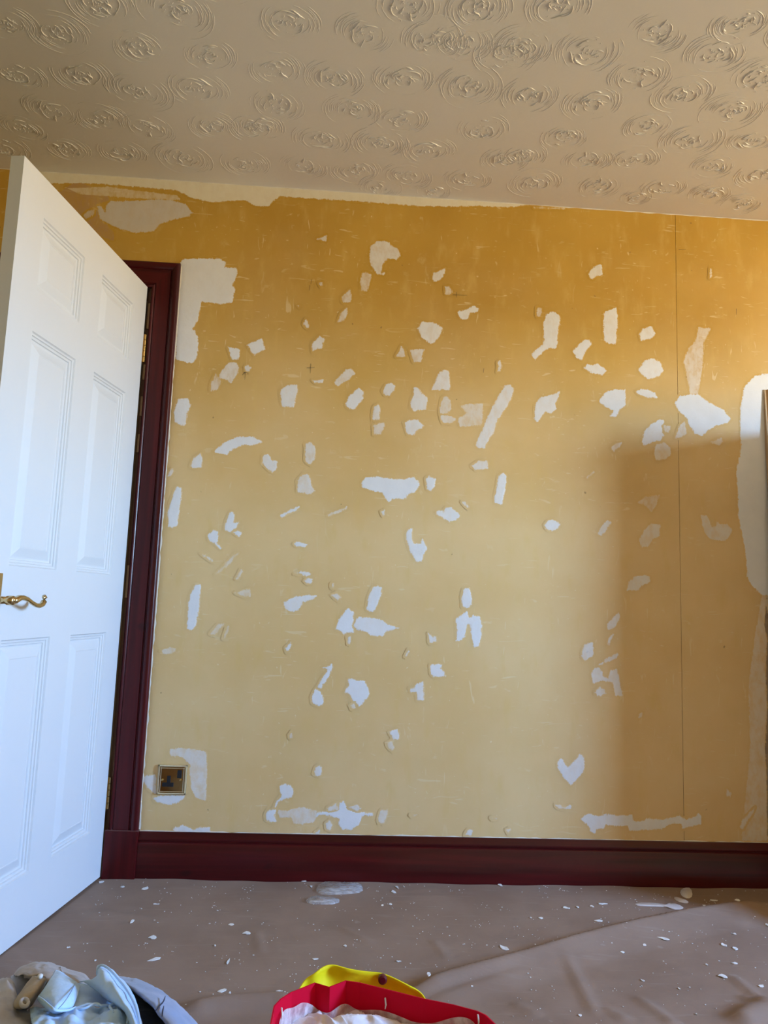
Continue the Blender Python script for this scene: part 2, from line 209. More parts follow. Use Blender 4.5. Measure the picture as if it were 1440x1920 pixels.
SHEET_SHEET = [[(0.2464,-0.9895,0.165),(0.2742,-1.0073,0.17),(0.3036,-1.03,0.17),(0.3351,-1.0557,0.17),(0.3627,-1.0681,0.16)],[(0.2687,-1.0508,0.18),(0.2875,-1.0479,0.175),(0.3096,-1.0487,0.17),(0.3358,-1.0567,0.165),(0.3635,-1.0759,0.155)],[(0.2814,-1.0998,0.19),(0.3024,-1.1066,0.19),(0.3114,-1.0732,0.175),(0.3322,-1.064,0.165),(0.3637,-1.0897,0.155)],[(0.2858,-1.1338,0.195),(0.3062,-1.1468,0.2),(0.3142,-1.1071,0.185),(0.3336,-1.0879,0.17),(0.3673,-1.1159,0.16)]]
SHEET_LOWER = [[(0.2031,-1.0837,0.16),(0.2366,-1.1056,0.175),(0.2725,-1.141,0.19),(0.299,-1.1404,0.195),(0.3199,-1.1365,0.2),(0.3365,-1.1299,0.195),(0.3522,-1.1199,0.19),(0.3647,-1.0967,0.18),(0.3762,-1.0979,0.17)],[(0.2304,-1.1514,0.185),(0.2608,-1.1734,0.2),(0.2799,-1.1668,0.195),(0.3063,-1.1761,0.205),(0.3233,-1.1598,0.2),(0.3386,-1.134,0.185),(0.3625,-1.1561,0.2),(0.3829,-1.1656,0.205),(0.3931,-1.1563,0.19)],[(0.2518,-1.2031,0.2),(0.2738,-1.2077,0.205),(0.2882,-1.1888,0.195),(0.3167,-1.2137,0.21),(0.3295,-1.1823,0.195),(0.3578,-1.2071,0.205),(0.3748,-1.1977,0.205),(0.3898,-1.1849,0.2),(0.402,-1.1817,0.19)],[(0.2726,-1.254,0.2),(0.2954,-1.2629,0.205),(0.3121,-1.2538,0.2),(0.3399,-1.2717,0.21),(0.355,-1.2536,0.2),(0.3782,-1.2625,0.205),(0.3949,-1.2534,0.2),(0.4115,-1.2533,0.2),(0.4146,-1.2174,0.18)]]
SHEET_TAUPE = [[(0.0376,-0.7425,0.06),(0.0502,-0.7482,0.075),(0.0657,-0.7419,0.08),(0.0855,-0.7402,0.085),(0.1088,-0.7398,0.085),(0.1415,-0.7585,0.085),(0.1748,-0.7769,0.085),(0.1995,-0.7775,0.08),(0.2102,-0.763,0.06)],[(0.0923,-0.8728,0.12),(0.1036,-0.8763,0.13),(0.1189,-0.8779,0.135),(0.1384,-0.8794,0.14),(0.1643,-0.892,0.145),(0.1913,-0.9068,0.145),(0.2183,-0.9129,0.14),(0.2328,-0.9002,0.13),(0.2391,-0.8755,0.11)],[(0.1194,-0.906,0.14),(0.1373,-0.9311,0.15),(0.1514,-0.9414,0.155),(0.1658,-0.9476,0.16),(0.1906,-0.9701,0.165),(0.2119,-0.9779,0.165),(0.2331,-0.9793,0.16),(0.2457,-0.9604,0.15),(0.2505,-0.9272,0.13)],[(0.119,-0.8977,0.13),(0.1368,-0.9226,0.14),(0.1526,-0.937,0.145),(0.1755,-0.9594,0.15),(0.1979,-0.9814,0.155),(0.2121,-0.9749,0.15),(0.2252,-0.9582,0.14),(0.2374,-0.9376,0.13),(0.2398,-0.8966,0.11)]]
SHEET_ROLL = [[(0.1569,-0.956,0.16),(0.1605,-0.9907,0.165),(0.1657,-1.0281,0.17),(0.1671,-1.0541,0.17),(0.166,-1.0658,0.165),(0.1603,-1.0471,0.15)],[(0.1853,-1.0123,0.185),(0.1902,-1.0498,0.19),(0.1951,-1.0859,0.195),(0.1963,-1.1108,0.195),(0.191,-1.1136,0.185),(0.1791,-1.0833,0.165)],[(0.2021,-1.0199,0.185),(0.2066,-1.0571,0.19),(0.2115,-1.0893,0.195),(0.2106,-1.1042,0.19),(0.2028,-1.1054,0.18),(0.1876,-1.0734,0.16)],[(0.1857,-0.9592,0.15),(0.1905,-0.9933,0.155),(0.1948,-1.0301,0.16),(0.1903,-1.036,0.15),(0.1815,-1.031,0.14),(0.172,-1.0152,0.13)]]
SHEET_LEFT = [[(0.0203,-0.875,0.1),(0.0596,-0.8696,0.11),(0.0827,-0.8901,0.12),(0.1061,-0.9148,0.12),(0.1257,-0.9507,0.12)],[(0.0779,-1.0046,0.14),(0.1066,-0.9819,0.145),(0.1228,-0.9879,0.15),(0.1391,-0.9969,0.145),(0.1568,-1.0117,0.13)],[(0.1157,-1.0902,0.17),(0.1408,-1.0626,0.165),(0.1624,-1.073,0.165),(0.1882,-1.0838,0.16),(0.2049,-1.0765,0.15)],[(0.1625,-1.1927,0.19),(0.1809,-1.1552,0.18),(0.1968,-1.1456,0.175),(0.2165,-1.1424,0.17),(0.2306,-1.1284,0.16)],[(0.19,-1.2504,0.19),(0.2125,-1.2255,0.18),(0.2275,-1.2165,0.175),(0.2437,-1.2075,0.17),(0.2523,-1.1822,0.16)]]
SHEET_CAVITY = [[(0.0266,-0.731,0.05),(0.0478,-0.7281,0.06),(0.0807,-0.7536,0.07),(0.1394,-0.82,0.09)],[(0.0603,-0.8128,0.07),(0.0857,-0.833,0.08),(0.1151,-0.8531,0.09),(0.167,-0.8938,0.1)],[(0.1318,-0.9721,0.1),(0.1462,-0.9728,0.11),(0.1733,-0.992,0.12),(0.2031,-0.9917,0.12)]]
CREASES = [([(1.361,-0.513),(1.356,-0.636),(1.35,-0.733),(1.347,-0.788)],0.006,0.015),([(1.47,-0.703),(1.501,-0.78),(1.516,-0.829)],0.006,0.015),([(1.761,-0.603),(1.766,-0.668),(1.773,-0.746)],0.006,0.014),([(1.728,-0.7),(1.747,-0.728),(1.773,-0.746)],0.006,0.012),([(0.411,-0.797),(0.485,-0.76),(0.542,-0.748),(0.619,-0.741),(0.674,-0.751)],0.022,0.028),([(1.65,-0.828),(1.719,-0.776),(1.772,-0.758),(1.848,-0.75)],0.02,0.032),([(-0.149,-0.472),(-0.083,-0.528),(-0.016,-0.594),(0.025,-0.631)],0.015,0.025),([(-0.005,-0.272),(0.101,-0.276),(0.244,-0.307)],0.004,0.02),([(1.02,-0.414),(1.047,-0.533)],0.004,0.012),([(0.772,-0.354),(0.857,-0.449)],0.004,0.012),([(0.536,-0.377),(0.566,-0.515)],0.004,0.01),([(1.166,-0.735),(1.214,-0.789)],0.005,0.02),([(1.373,-0.755),(1.415,-0.809)],0.006,0.015)]
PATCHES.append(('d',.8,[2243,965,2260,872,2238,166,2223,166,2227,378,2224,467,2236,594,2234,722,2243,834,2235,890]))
HEMS = [('cuff_seam',[(0.2705,-1.0574,0.197),(0.2896,-1.1359,0.222),(0.2956,-1.1843,0.23),(0.2879,-1.1947,0.222)]),('collar_hem',[(0.2959,-1.0107,0.187),(0.2952,-1.0059,0.2),(0.303,-1.0061,0.204),(0.322,-1.0222,0.204),(0.3478,-1.0553,0.203),(0.3749,-1.0966,0.205),(0.402,-1.1479,0.208),(0.4198,-1.1866,0.206),(0.4327,-1.2169,0.2)]),('jeans_crease',[(0.4365,-1.0591,0.176),(0.4393,-1.0892,0.182),(0.4375,-1.1149,0.187),(0.436,-1.136,0.19)]),('jeans_crease',[(0.4459,-1.115,0.188),(0.4488,-1.1359,0.19),(0.4518,-1.1525,0.19)]),('hem',[(0.2089,-1.0974,0.168),(0.2412,-1.1194,0.183),(0.2769,-1.1548,0.198),(0.3032,-1.1543,0.203),(0.324,-1.1505,0.208),(0.3403,-1.1439,0.203),(0.3558,-1.1339,0.198),(0.3691,-1.1146,0.19)]),('hem',[(0.3038,-1.1615,0.205),(0.3234,-1.1622,0.208),(0.3308,-1.1521,0.208),(0.3376,-1.1447,0.206),(0.3459,-1.1475,0.204)]),('hem',[(0.3757,-1.1786,0.21),(0.3619,-1.1532,0.207),(0.3723,-1.1384,0.203),(0.3866,-1.1493,0.2),(0.3981,-1.1705,0.2),(0.403,-1.1942,0.2)]),('cuff_edge',[(0.2341,-1.1359,0.213),(0.2583,-1.1725,0.223),(0.2814,-1.2017,0.228),(0.2898,-1.1998,0.223),(0.2985,-1.1729,0.21),(0.3044,-1.1532,0.205)]),('taupe_edge',[(0.1256,-0.9228,0.149),(0.1443,-0.95,0.158),(0.1583,-0.9603,0.163),(0.1726,-0.9665,0.168),(0.1916,-0.9848,0.172)]),('taupe_edge',[(0.1524,-0.7883,0.1),(0.1797,-0.8661,0.13),(0.2029,-0.9258,0.152)])]
ROLL_RING = [(0.2183,-1.1368,0.203),(0.2199,-1.1451,0.203),(0.2168,-1.1486,0.203),(0.2108,-1.1452,0.203),(0.2054,-1.1369,0.203),(0.2037,-1.1285,0.203),(0.2069,-1.1249,0.203),(0.213,-1.1284,0.203),(0.2183,-1.1368,0.203)]
BUTTON = (0.1976, -1.0331, 0.195)
# ---------------------------------------------------------------- helpers
COL = bpy.context.scene.collection
def link(o, parent=None):
    COL.objects.link(o)
    if parent is not None: o.parent = parent
    return o
def tag(o, label=None, cat=None, group=None, kind=None):
    if label: o['label'] = label
    if cat: o['category'] = cat
    if group: o['group'] = group
    if kind: o['kind'] = kind
    return o
def empty(name, loc=(0,0,0), rz=0):
    o = bpy.data.objects.new(name, None); o.location = loc; o.rotation_euler = (0,0,rz)
    o.empty_display_size = .05
    return link(o)
def mesh(name, v, f, mat=None, parent=None, smooth=False, attrs=None):
    me = bpy.data.meshes.new(name); me.from_pydata([tuple(map(float, p)) for p in v], [], f)
    if attrs:
        for k, a in attrs.items():
            at = me.attributes.new(k, 'FLOAT', 'POINT'); at.data.foreach_set('value', np.asarray(a, 'f'))
    if smooth: me.polygons.foreach_set('use_smooth', [True]*len(me.polygons))
    if mat: me.materials.append(mat)
    me.update()
    o = bpy.data.objects.new(name, me)
    return link(o, parent)
class MB:
    def __init__(s): s.bm = bmesh.new()
    def box(s, x0, x1, y0, y1, z0, z1, bev=0, seg=2):
        vs = [s.bm.verts.new(p) for p in ((x0,y0,z0),(x1,y0,z0),(x1,y1,z0),(x0,y1,z0),(x0,y0,z1),(x1,y0,z1),(x1,y1,z1),(x0,y1,z1))]
        fs = [s.bm.faces.new([vs[i] for i in q]) for q in ((0,3,2,1),(4,5,6,7),(0,1,5,4),(1,2,6,5),(2,3,7,6),(3,0,4,7))]
        if bev:
            es = list({e for f in fs for e in f.edges})
            bmesh.ops.bevel(s.bm, geom=es, offset=bev, segments=seg, affect='EDGES', profile=.6)
        return s
    def tube(s, pts, rad, n=12, squash=None, caps=True):
        pts = [Vector(p) for p in pts]; rings = []
        for i, p in enumerate(pts):
            t = (pts[min(i+1, len(pts)-1)] - pts[max(i-1, 0)]).normalized()
            a = t.cross(Vector((0,0,1)))
            if a.length < 1e-3: a = t.cross(Vector((0,1,0)))
            a.normalize(); b = t.cross(a).normalized()
            r = rad[i] if isinstance(rad, (list, tuple)) else rad
            ra, rb = (r, r) if not isinstance(r, (list, tuple)) else r
            rings.append([s.bm.verts.new(p + a*ra*math.cos(2*PI*k/n) + b*rb*math.sin(2*PI*k/n)) for k in range(n)])
        for A, B in zip(rings, rings[1:]):
            for k in range(n): s.bm.faces.new((A[k], A[(k+1)%n], B[(k+1)%n], B[k]))
        if caps:
            s.bm.faces.new(rings[0][::-1]); s.bm.faces.new(rings[-1])
        return s
    def extrude(s, prof, frames, closed=True):
        """prof: list of (a,b); frames: functions (a,b)->xyz, one per station"""
        rings = [[s.bm.verts.new(fr(a, b)) for a, b in prof] for fr in frames]
        n = len(prof)
        for A, B in zip(rings, rings[1:]):
            for k in range(n if closed else n-1): s.bm.faces.new((A[k], A[(k+1)%n], B[(k+1)%n], B[k]))
        if closed:
            s.bm.faces.new(rings[0][::-1]); s.bm.faces.new(rings[-1])
        return s
    def build(s, name, mat, parent=None, smooth=False):
        bmesh.ops.recalc_face_normals(s.bm, faces=s.bm.faces)
        me = bpy.data.meshes.new(name); s.bm.to_mesh(me); s.bm.free()
        if smooth: me.polygons.foreach_set('use_smooth', [True]*len(me.polygons))
        if smooth == 'auto':
            me.set_sharp_from_angle(angle=math.radians(40))
        if mat: me.materials.append(mat)
        return link(bpy.data.objects.new(name, me), parent)

# ---------------------------------------------------------------- materials
def newmat(name):
    m = bpy.data.materials.new(name); m.use_nodes = True
    nt = m.node_tree; b = nt.nodes['Principled BSDF']
    return m, nt, b
def N(nt, kind, **kw):
    n = nt.nodes.new(kind)
    for k, v in kw.items(): setattr(n, k, v)
    return n
def inp(n, **kw):
    for k, v in kw.items(): n.inputs[k.replace('_', ' ')].default_value = v
def noise(nt, vec, scale, detail=3, rough=.55, dist=0):
    n = N(nt, 'ShaderNodeTexNoise'); inp(n, Scale=scale, Detail=detail, Roughness=rough, Distortion=dist)
    nt.links.new(vec, n.inputs['Vector']); return n.outputs['Fac']
def mapping(nt, vec, scale=(1,1,1), rot=(0,0,0), loc=(0,0,0)):
    n = N(nt, 'ShaderNodeMapping'); n.inputs['Scale'].default_value = scale; n.inputs['Rotation'].default_value = rot; n.inputs['Location'].default_value = loc
    nt.links.new(vec, n.inputs['Vector']); return n.outputs[0]
def ramp(nt, fac, a, b, va=0., vb=1.):
    n = N(nt, 'ShaderNodeMapRange', interpolation_type='SMOOTHSTEP'); inp(n, From_Min=a, From_Max=b, To_Min=va, To_Max=vb)
    nt.links.new(fac, n.inputs['Value']); return n.outputs[0]
def math_(nt, op, a, b=None, clamp=False):
    n = N(nt, 'ShaderNodeMath', operation=op, use_clamp=clamp)
    for i, x in enumerate((a, b)):
        if x is None: continue
        if isinstance(x, (int, float)): n.inputs[i].default_value = x
        else: nt.links.new(x, n.inputs[i])
    return n.outputs[0]
def mixc(nt, fac, a, b):
    n = N(nt, 'ShaderNodeMix', data_type='RGBA')
    for i, x in ((0, fac), (6, a), (7, b)):
        if isinstance(x, (int, float)): n.inputs[i].default_value = x
        elif isinstance(x, tuple): n.inputs[i].default_value = (*x, 1) if len(x) == 3 else x
        else: nt.links.new(x, n.inputs[i])
    return n.outputs[2]
def bump(nt, b, height, strength=.3, dist=.002):
    n = N(nt, 'ShaderNodeBump'); inp(n, Strength=strength, Distance=dist)
    nt.links.new(height, n.inputs['Height']); nt.links.new(n.outputs[0], b.inputs['Normal'])
def pos(nt): return N(nt, 'ShaderNodeNewGeometry').outputs['Position']
def plain(name, col, rough=.5, metal=0., var=.12, scale=30, bumps=0, coat=0, spec=None):
    m, nt, b = newmat(name); p = pos(nt)
    f = noise(nt, p, scale)
    c = mixc(nt, f, tuple(x*(1-var) for x in col), tuple(min(1, x*(1+var)) for x in col))
    nt.links.new(c, b.inputs['Base Color']); inp(b, Roughness=rough, Metallic=metal)
    if coat: inp(b, Coat_Weight=coat, Coat_Roughness=.15)
    if spec is not None: inp(b, Specular_IOR_Level=spec)
    if bumps: bump(nt, b, noise(nt, p, scale*4), bumps, .002)
    return m

def paint_colour(nt, p):
    """the yellow distemper of the stripped wall: blotches, fibres of old paper, pale scrapes"""
    # strong yellow near the ceiling; lower down the colour turns to a paler buff
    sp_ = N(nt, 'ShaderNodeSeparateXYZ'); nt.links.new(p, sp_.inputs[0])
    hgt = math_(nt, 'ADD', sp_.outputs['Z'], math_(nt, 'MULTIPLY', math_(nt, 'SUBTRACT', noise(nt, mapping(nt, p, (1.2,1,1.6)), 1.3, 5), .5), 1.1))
    pale_low = ramp(nt, hgt, 2.25, 1.15)
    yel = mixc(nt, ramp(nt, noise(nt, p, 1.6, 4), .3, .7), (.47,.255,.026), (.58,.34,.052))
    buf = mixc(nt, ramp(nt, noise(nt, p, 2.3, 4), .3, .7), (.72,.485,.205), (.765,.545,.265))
    c = mixc(nt, pale_low, yel, buf)
    c = mixc(nt, ramp(nt, noise(nt, mapping(nt, p, (14,1,5)), 1.5, 5), .5, .8, 0, .45), c, (.71,.48,.155))
    # pale scrapes running several ways, gathered in places
    where = ramp(nt, noise(nt, mapping(nt, p, (1,1,1), (0,0,0), (3,0,8)), 3.2, 3), .40, .60, .3, 1.)
    for i, (sc, ry, th) in enumerate((((12,1,48), .42, .64), ((9,1,50), 1.05, .645), ((46,1,9), .30, .64), ((10,1,52), -.70, .64), ((34,1,11), -.30, .65), ((9,1,70), -.12, .65))):
        f = ramp(nt, noise(nt, mapping(nt, p, sc, (0, ry, 0), (i*3.1, 0, i*1.7)), 1., 2, .7, .9), th+.035, th+.10, 0, .50)
        c = mixc(nt, math_(nt, 'MULTIPLY', f, where), c, (.80,.66,.40))
    # rubbed areas and specks
    f = ramp(nt, noise(nt, mapping(nt, p, (5,1,5)), 1.7, 6, .7), .60, .74, 0, .40)
    c = mixc(nt, f, c, (.76,.57,.27))
    f = ramp(nt, noise(nt, p, 75, 1), .755, .78, 0, .6)
    c = mixc(nt, f, c, (.82,.68,.42))
    f = ramp(nt, noise(nt, mapping(nt, p, (1,1,1), (0,0,0), (9,0,4)), 38, 1), .775, .80, 0, .6)
    c = mixc(nt, f, c, (.22,.12,.04))
    return c
def wall_mat():
    m, nt, b = newmat('stripped_yellow_wall'); p = pos(nt)
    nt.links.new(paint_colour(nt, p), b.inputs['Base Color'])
    inp(b, Roughness=.42, Specular_IOR_Level=.5)
    bump(nt, b, noise(nt, p, 55, 4), .12, .002)
    return m
def patch_mat(name, ca, cb):
    m, nt, b = newmat(name); p = pos(nt)
    sd = N(nt, 'ShaderNodeAttribute', attribute_name='edge').outputs['Fac']
    op = N(nt, 'ShaderNodeAttribute', attribute_name='body').outputs['Fac']
    n1 = noise(nt, mapping(nt, p, (1,1,.6), (0,.35,0)), 62, 4, .65)
    n2 = noise(nt, mapping(nt, p, (1,1,.30), (0,-.2,0)), 210, 3, .6)
    n3 = noise(nt, mapping(nt, p, (.25,1,1), (0,.15,0)), 150, 2, .6)
    e = math_(nt, 'ADD', sd, math_(nt, 'MULTIPLY', math_(nt, 'SUBTRACT', n1, .52), 15.))
    e = math_(nt, 'ADD', e, math_(nt, 'MULTIPLY', math_(nt, 'SUBTRACT', n2, .5), 10.))
    e = math_(nt, 'ADD', e, math_(nt, 'MULTIPLY', math_(nt, 'SUBTRACT', n3, .5), 7.))
    f = ramp(nt, e, -1.6, 2.6)
    # thin coats let the yellow grin through
    thin = ramp(nt, noise(nt, mapping(nt, p, (1,1,.6)), 42, 4, .65), .30, .62)
    thin = math_(nt, 'ADD', math_(nt, 'MULTIPLY', thin, math_(nt, 'SUBTRACT', 1., op)), op)
    thin = math_(nt, 'MULTIPLY', thin, math_(nt, 'POWER', op, .6), clamp=True)
    f = math_(nt, 'MULTIPLY', f, thin)
    col = mixc(nt, noise(nt, p, 18, 3), ca, cb)
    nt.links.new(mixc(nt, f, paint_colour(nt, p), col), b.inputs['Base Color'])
    inp(b, Roughness=.62, Specular_IOR_Level=.3)
    bump(nt, b, noise(nt, p, 140, 3), .15, .002)
    return m
def mahogany():
    m, nt, b = newmat('dark_mahogany_varnish'); p = pos(nt)
    g = noise(nt, mapping(nt, p, (1.2,30,30)), 1., 4, .6, .4)
    v = noise(nt, mapping(nt, p, (30,30,1.2)), 1., 4, .6, .4)
    nrm = N(nt, 'ShaderNodeAttribute', attribute_name='upright').outputs['Fac']
    g = math_(nt, 'ADD', math_(nt, 'MULTIPLY', g, math_(nt, 'SUBTRACT', 1., nrm)), math_(nt, 'MULTIPLY', v, nrm))
    c = mixc(nt, ramp(nt, g, .3, .72), (.036,.002,.003), (.082,.005,.006))
    c = mixc(nt, ramp(nt, noise(nt, mapping(nt, p, (5,1,9)), 1.2, 2), .70, .78, 0, .7), c, (.018,.003,.004))
    nt.links.new(c, b.inputs['Base Color']); inp(b, Roughness=.28, Specular_IOR_Level=.3)
    bump(nt, b, g, .08, .002)
    return m
def door_mat():
    m, nt, b = newmat('white_door_gloss'); tc = N(nt, 'ShaderNodeTexCoord').outputs['Object']
    g = noise(nt, mapping(nt, tc, (90,90,5)), 1., 4, .6, .6)
    nt.links.new(mixc(nt, noise(nt, tc, 6), (.69,.695,.70), (.72,.72,.72)), b.inputs['Base Color'])
    inp(b, Roughness=.42, Specular_IOR_Level=.45)
    bump(nt, b, g, .10, .002)
    return m
def brass(name='brass', rough=.18, col=(.72,.50,.20)):
    m, nt, b = newmat(name)
    nt.links.new(mixc(nt, noise(nt, pos(nt), 60), tuple(x*.85 for x in col), col), b.inputs['Base Color'])
    inp(b, Metallic=1., Roughness=rough); return m
def ceiling_mat():
    m, nt, b = newmat('cream_textured_ceiling'); p = pos(nt)
    nt.links.new(mixc(nt, noise(nt, p, 3, 3), (.74,.685,.60), (.80,.75,.665)), b.inputs['Base Color'])
    inp(b, Roughness=.34, Specular_IOR_Level=.45)
    bump(nt, b, noise(nt, p, 160, 3), .06, .002)
    return m
def sheet_mat():
    m, nt, b = newmat('brown_dust_sheet'); p = pos(nt)
    c = mixc(nt, ramp(nt, noise(nt, p, 4, 4), .3, .7), (.265,.178,.128), (.315,.218,.160))
    c = mixc(nt, ramp(nt, noise(nt, mapping(nt, p, (6,60,1), (0,0,.5)), 1., 4), .58, .75, 0, .35), c, (.36,.29,.24))
    c = mixc(nt, ramp(nt, noise(nt, p, 24, 2), .70, .76, 0, .35), c, (.40,.34,.29))
    nt.links.new(c, b.inputs['Base Color']); inp(b, Roughness=.75, Specular_IOR_Level=.25)
    h = math_(nt, 'ADD', noise(nt, mapping(nt, p, (9,22,1), (0,0,-.5)), 1., 5, .6, .5), math_(nt, 'MULTIPLY', noise(nt, p, 420, 2), .12))
    bump(nt, b, h, .35, .006)
    return m
def cloth_mat(name, a, b_, bs=.25, rough=.85):
    m, nt, b = newmat(name); p = pos(nt)
    nt.links.new(mixc(nt, ramp(nt, noise(nt, p, 22, 3), .3, .7), a, b_), b.inputs['Base Color'])
    inp(b, Roughness=rough, Specular_IOR_Level=.2)
    try: inp(b, Sheen_Weight=.15)
    except Exception: pass
    h = math_(nt, 'ADD', noise(nt, p, 26, 3, .5, .6), math_(nt, 'MULTIPLY', noise(nt, p, 900, 1), .06))
    bump(nt, b, h, bs, .012)
    return m
def film_mat(name, alpha):
    m, nt, b = newmat(name); p = pos(nt)
    inp(b, Base_Color=(.85,.85,.86,1), Roughness=.25)
    nt.links.new(ramp(nt, noise(nt, mapping(nt, p, (1,3,1)), 45, 4), .3, .75, alpha*.55, alpha*1.35), b.inputs['Alpha'])
    bump(nt, b, noise(nt, p, 60, 4), .6, .006)
    return m

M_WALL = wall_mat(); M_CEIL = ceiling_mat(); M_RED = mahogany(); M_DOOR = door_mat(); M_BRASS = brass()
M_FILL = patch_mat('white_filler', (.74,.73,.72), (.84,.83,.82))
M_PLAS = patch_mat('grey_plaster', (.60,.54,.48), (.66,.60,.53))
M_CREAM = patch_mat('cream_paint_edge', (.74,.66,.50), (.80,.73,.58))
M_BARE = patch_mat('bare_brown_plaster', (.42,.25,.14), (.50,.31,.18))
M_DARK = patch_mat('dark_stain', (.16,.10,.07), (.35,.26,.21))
M_SHEET = sheet_mat()
M_BLACK = plain('black_plastic', (.004,.004,.006), .6)
M_PENCIL = plain('pencil_grey', (.05,.045,.03), .7)
M_BAREWOOD = plain('bare_pine', (.36,.23,.13), .7, scale=60)
M_CAULK = plain('old_caulk', (.74,.67,.55), .7, scale=90)
M_FLAKE = plain('white_paint_flake', (.80,.79,.77), .6, scale=80)
M_SHELL = plain('rear_wall_paint', (.62,.47,.20), .6, scale=3)
M_HALL = plain('hall_paint', (.62,.55,.45), .7, scale=3)

# ---------------------------------------------------------------- room shell
XL, XR, YB = -1.4, 4.8, -4.2
HEAD = 2.008
w = MB()
w.box(XL, -.785, 0, .1, 0, CH); w.box(-.785, .018, 0, .1, HEAD, CH)
w.box(.018, SEAM-.0007, 0, .1, 0, CH); w.box(SEAM+.0007, XR+.1, 0, .1, 0, CH); w.box(SEAM-.02, SEAM+.02, .012, .1, 0, CH)
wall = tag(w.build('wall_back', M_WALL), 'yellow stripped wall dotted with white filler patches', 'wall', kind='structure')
tag(MB().box(XL-.1, XL, YB, .1, 0, CH).build('wall_left', M_SHELL), 'yellow side wall beyond the open door', 'wall', kind='structure')
tag(MB().box(XL-.1, XR+.1, YB-.1, YB, 0, CH).build('wall_front', M_SHELL), 'yellow wall behind the viewer', 'wall', kind='structure')
WY0, WY1, WZ0, WZ1 = WIN
w = MB()
w.box(XR, XR+.1, YB, WY0, 0, CH); w.box(XR, XR+.1, WY1, 0, 0, CH); w.box(XR, XR+.1, WY0, WY1, 0, WZ0); w.box(XR, XR+.1, WY0, WY1, WZ1, CH)
tag(w.build('wall_right', M_SHELL), 'yellow wall holding the window', 'wall', kind='structure')
win = tag(empty('window_1', (XR, (WY0+WY1)/2, WZ0)), 'white framed window lighting the room', 'window', kind='structure')
M_FRAME = plain('white_window_frame', (.8,.8,.8), .35)
fr = MB(); hw = (WY1-WY0)/2; hh = WZ1-WZ0
fr.box(.01, .07, -hw, -hw+.05, 0, hh); fr.box(.01, .07, hw-.05, hw, 0, hh); fr.box(.01, .07, -hw, hw, 0, .05); fr.box(.01, .07, -hw, hw, hh-.05, hh)
fr.build('window_frame', M_FRAME, win)
MB().box(-.08, .02, -hw-.05, hw+.05, -.03, 0, .006).build('window_sill', M_FRAME, win)
tag(MB().box(XL-.1, XR+.1, YB-.1, 1.4, -.1, -.004).build('floor', plain('floorboard', (.2,.12,.07), .6)), 'floor under the brown dust sheet', 'floor', kind='structure')
ceil = tag(MB().box(XL-.1, XR+.1, YB-.1, .1, CH, CH+.1).build('ceiling', M_CEIL), 'cream ceiling covered in swirled plaster', 'ceiling', kind='structure')
# landing beyond the doorway
h = MB(); h.box(-1.5, 1.2, 1.3, 1.4, 0, CH); h.box(-1.6, -1.5, .1, 1.4, 0, CH); h.box(1.2, 1.3, .1, 1.4, 0, CH); h.box(-1.6, 1.3, .1, 1.4, CH, CH+.1)
tag(h.build('wall_hall', M_HALL), 'dim hall walls beyond the doorway', 'wall', kind='structure')

# ---------------------------------------------------------------- skirting and door frame
def upright(o, val):
    a = o.data.attributes.new('upright', 'FLOAT', 'POINT'); a.data.foreach_set('value', [float(val)]*len(o.data.vertices))
    return o
SK = [(0,0),(.016,0),(.016,.113),(.0145,.1155),(.0115,.117),(.0115,.1195),(.0135,.121),(.0145,.125),(.0135,.131),(.010,.138),(.0085,.1455),(.0065,.1486),(0,.1486)]
def skirt(name, x0, x1, label):
    o = MB().extrude(SK, [lambda d, z, X=X: (X, -d, z) for X in (x0, x1)]).build(name, M_RED, smooth='auto')
    return tag(upright(o, 0), label, 'skirting board', kind='structure')
skirt('baseboard_back', ARX-.001, XR, 'dark red varnished skirting board along the yellow wall')
skirt('baseboard_left', XL, -.87, 'dark red skirting board left of the doorway')
AW = .095; AI = ARX-AW
trim = tag(empty('trim_1', (AI, 0, 0)), 'dark red varnished door frame around the open doorway', 'door frame', kind='structure')
AP = [(0,0),(0,.011),(.002,.0145),(.006,.016),(.010,.0145),(.0125,.0115),(.0145,.0115),(.016,.0145),(.030,.0155),(.064,.0165),(.0665,.013),(.0685,.013),(.071,.0175),(.076,.021),(.083,.0222),(.089,.021),(.0935,.018),(.095,.014),(.095,0)]
IZ = ARZ-AW; LX = -.774-AI
st = [lambda s, d: (s, -d, .150), lambda s, d: (s, -d, IZ+s)]
upright(MB().extrude(AP, st).build('architrave', M_RED, trim, 'auto'), 1)
st = [lambda s, d: (s, -d, IZ+s), lambda s, d: (LX-s, -d, IZ+s)]
upright(MB().extrude(AP, st).build('architrave', M_RED, trim, 'auto'), 0)
st = [lambda s, d: (LX-s, -d, IZ+s), lambda s, d: (LX-s, -d, .150)]
upright(MB().extrude(AP, st).build('architrave', M_RED, trim, 'auto'), 1)
for x0, x1 in ((-.008, .0975), (LX-.097, LX+.006)):
    upright(MB().box(x0, x1, -.0245, 0, 0, .1525, .003).build('plinth_block', M_RED, trim), 1)
MB().box(-.0075, .0975, -.0235, 0, .1525, .1545, .0006, 1).build('plinth_joint', plain('joint_line', (.16,.06,.05), .4), trim)
ln = MB(); ln.box(-.009, .004, -.002, .11, 0, HEAD+.0); ln.box(LX-.004, LX+.010, -.002, .11, 0, HEAD); ln.box(LX, -.009, -.002, .11, HEAD-.012, HEAD)
ln.box(-.022, -.009, .03, .06, 0, HEAD-.012)
ln.build('door_lining', plain('brown_lining', (.15,.075,.05), .6), trim)
for z0, z1 in BAREWOOD:
    MB().box(-.0095, -.0005, -.0075, -.0015, z0, z1, .0015, 1).build('bare_wood_strip', M_BAREWOOD, trim)

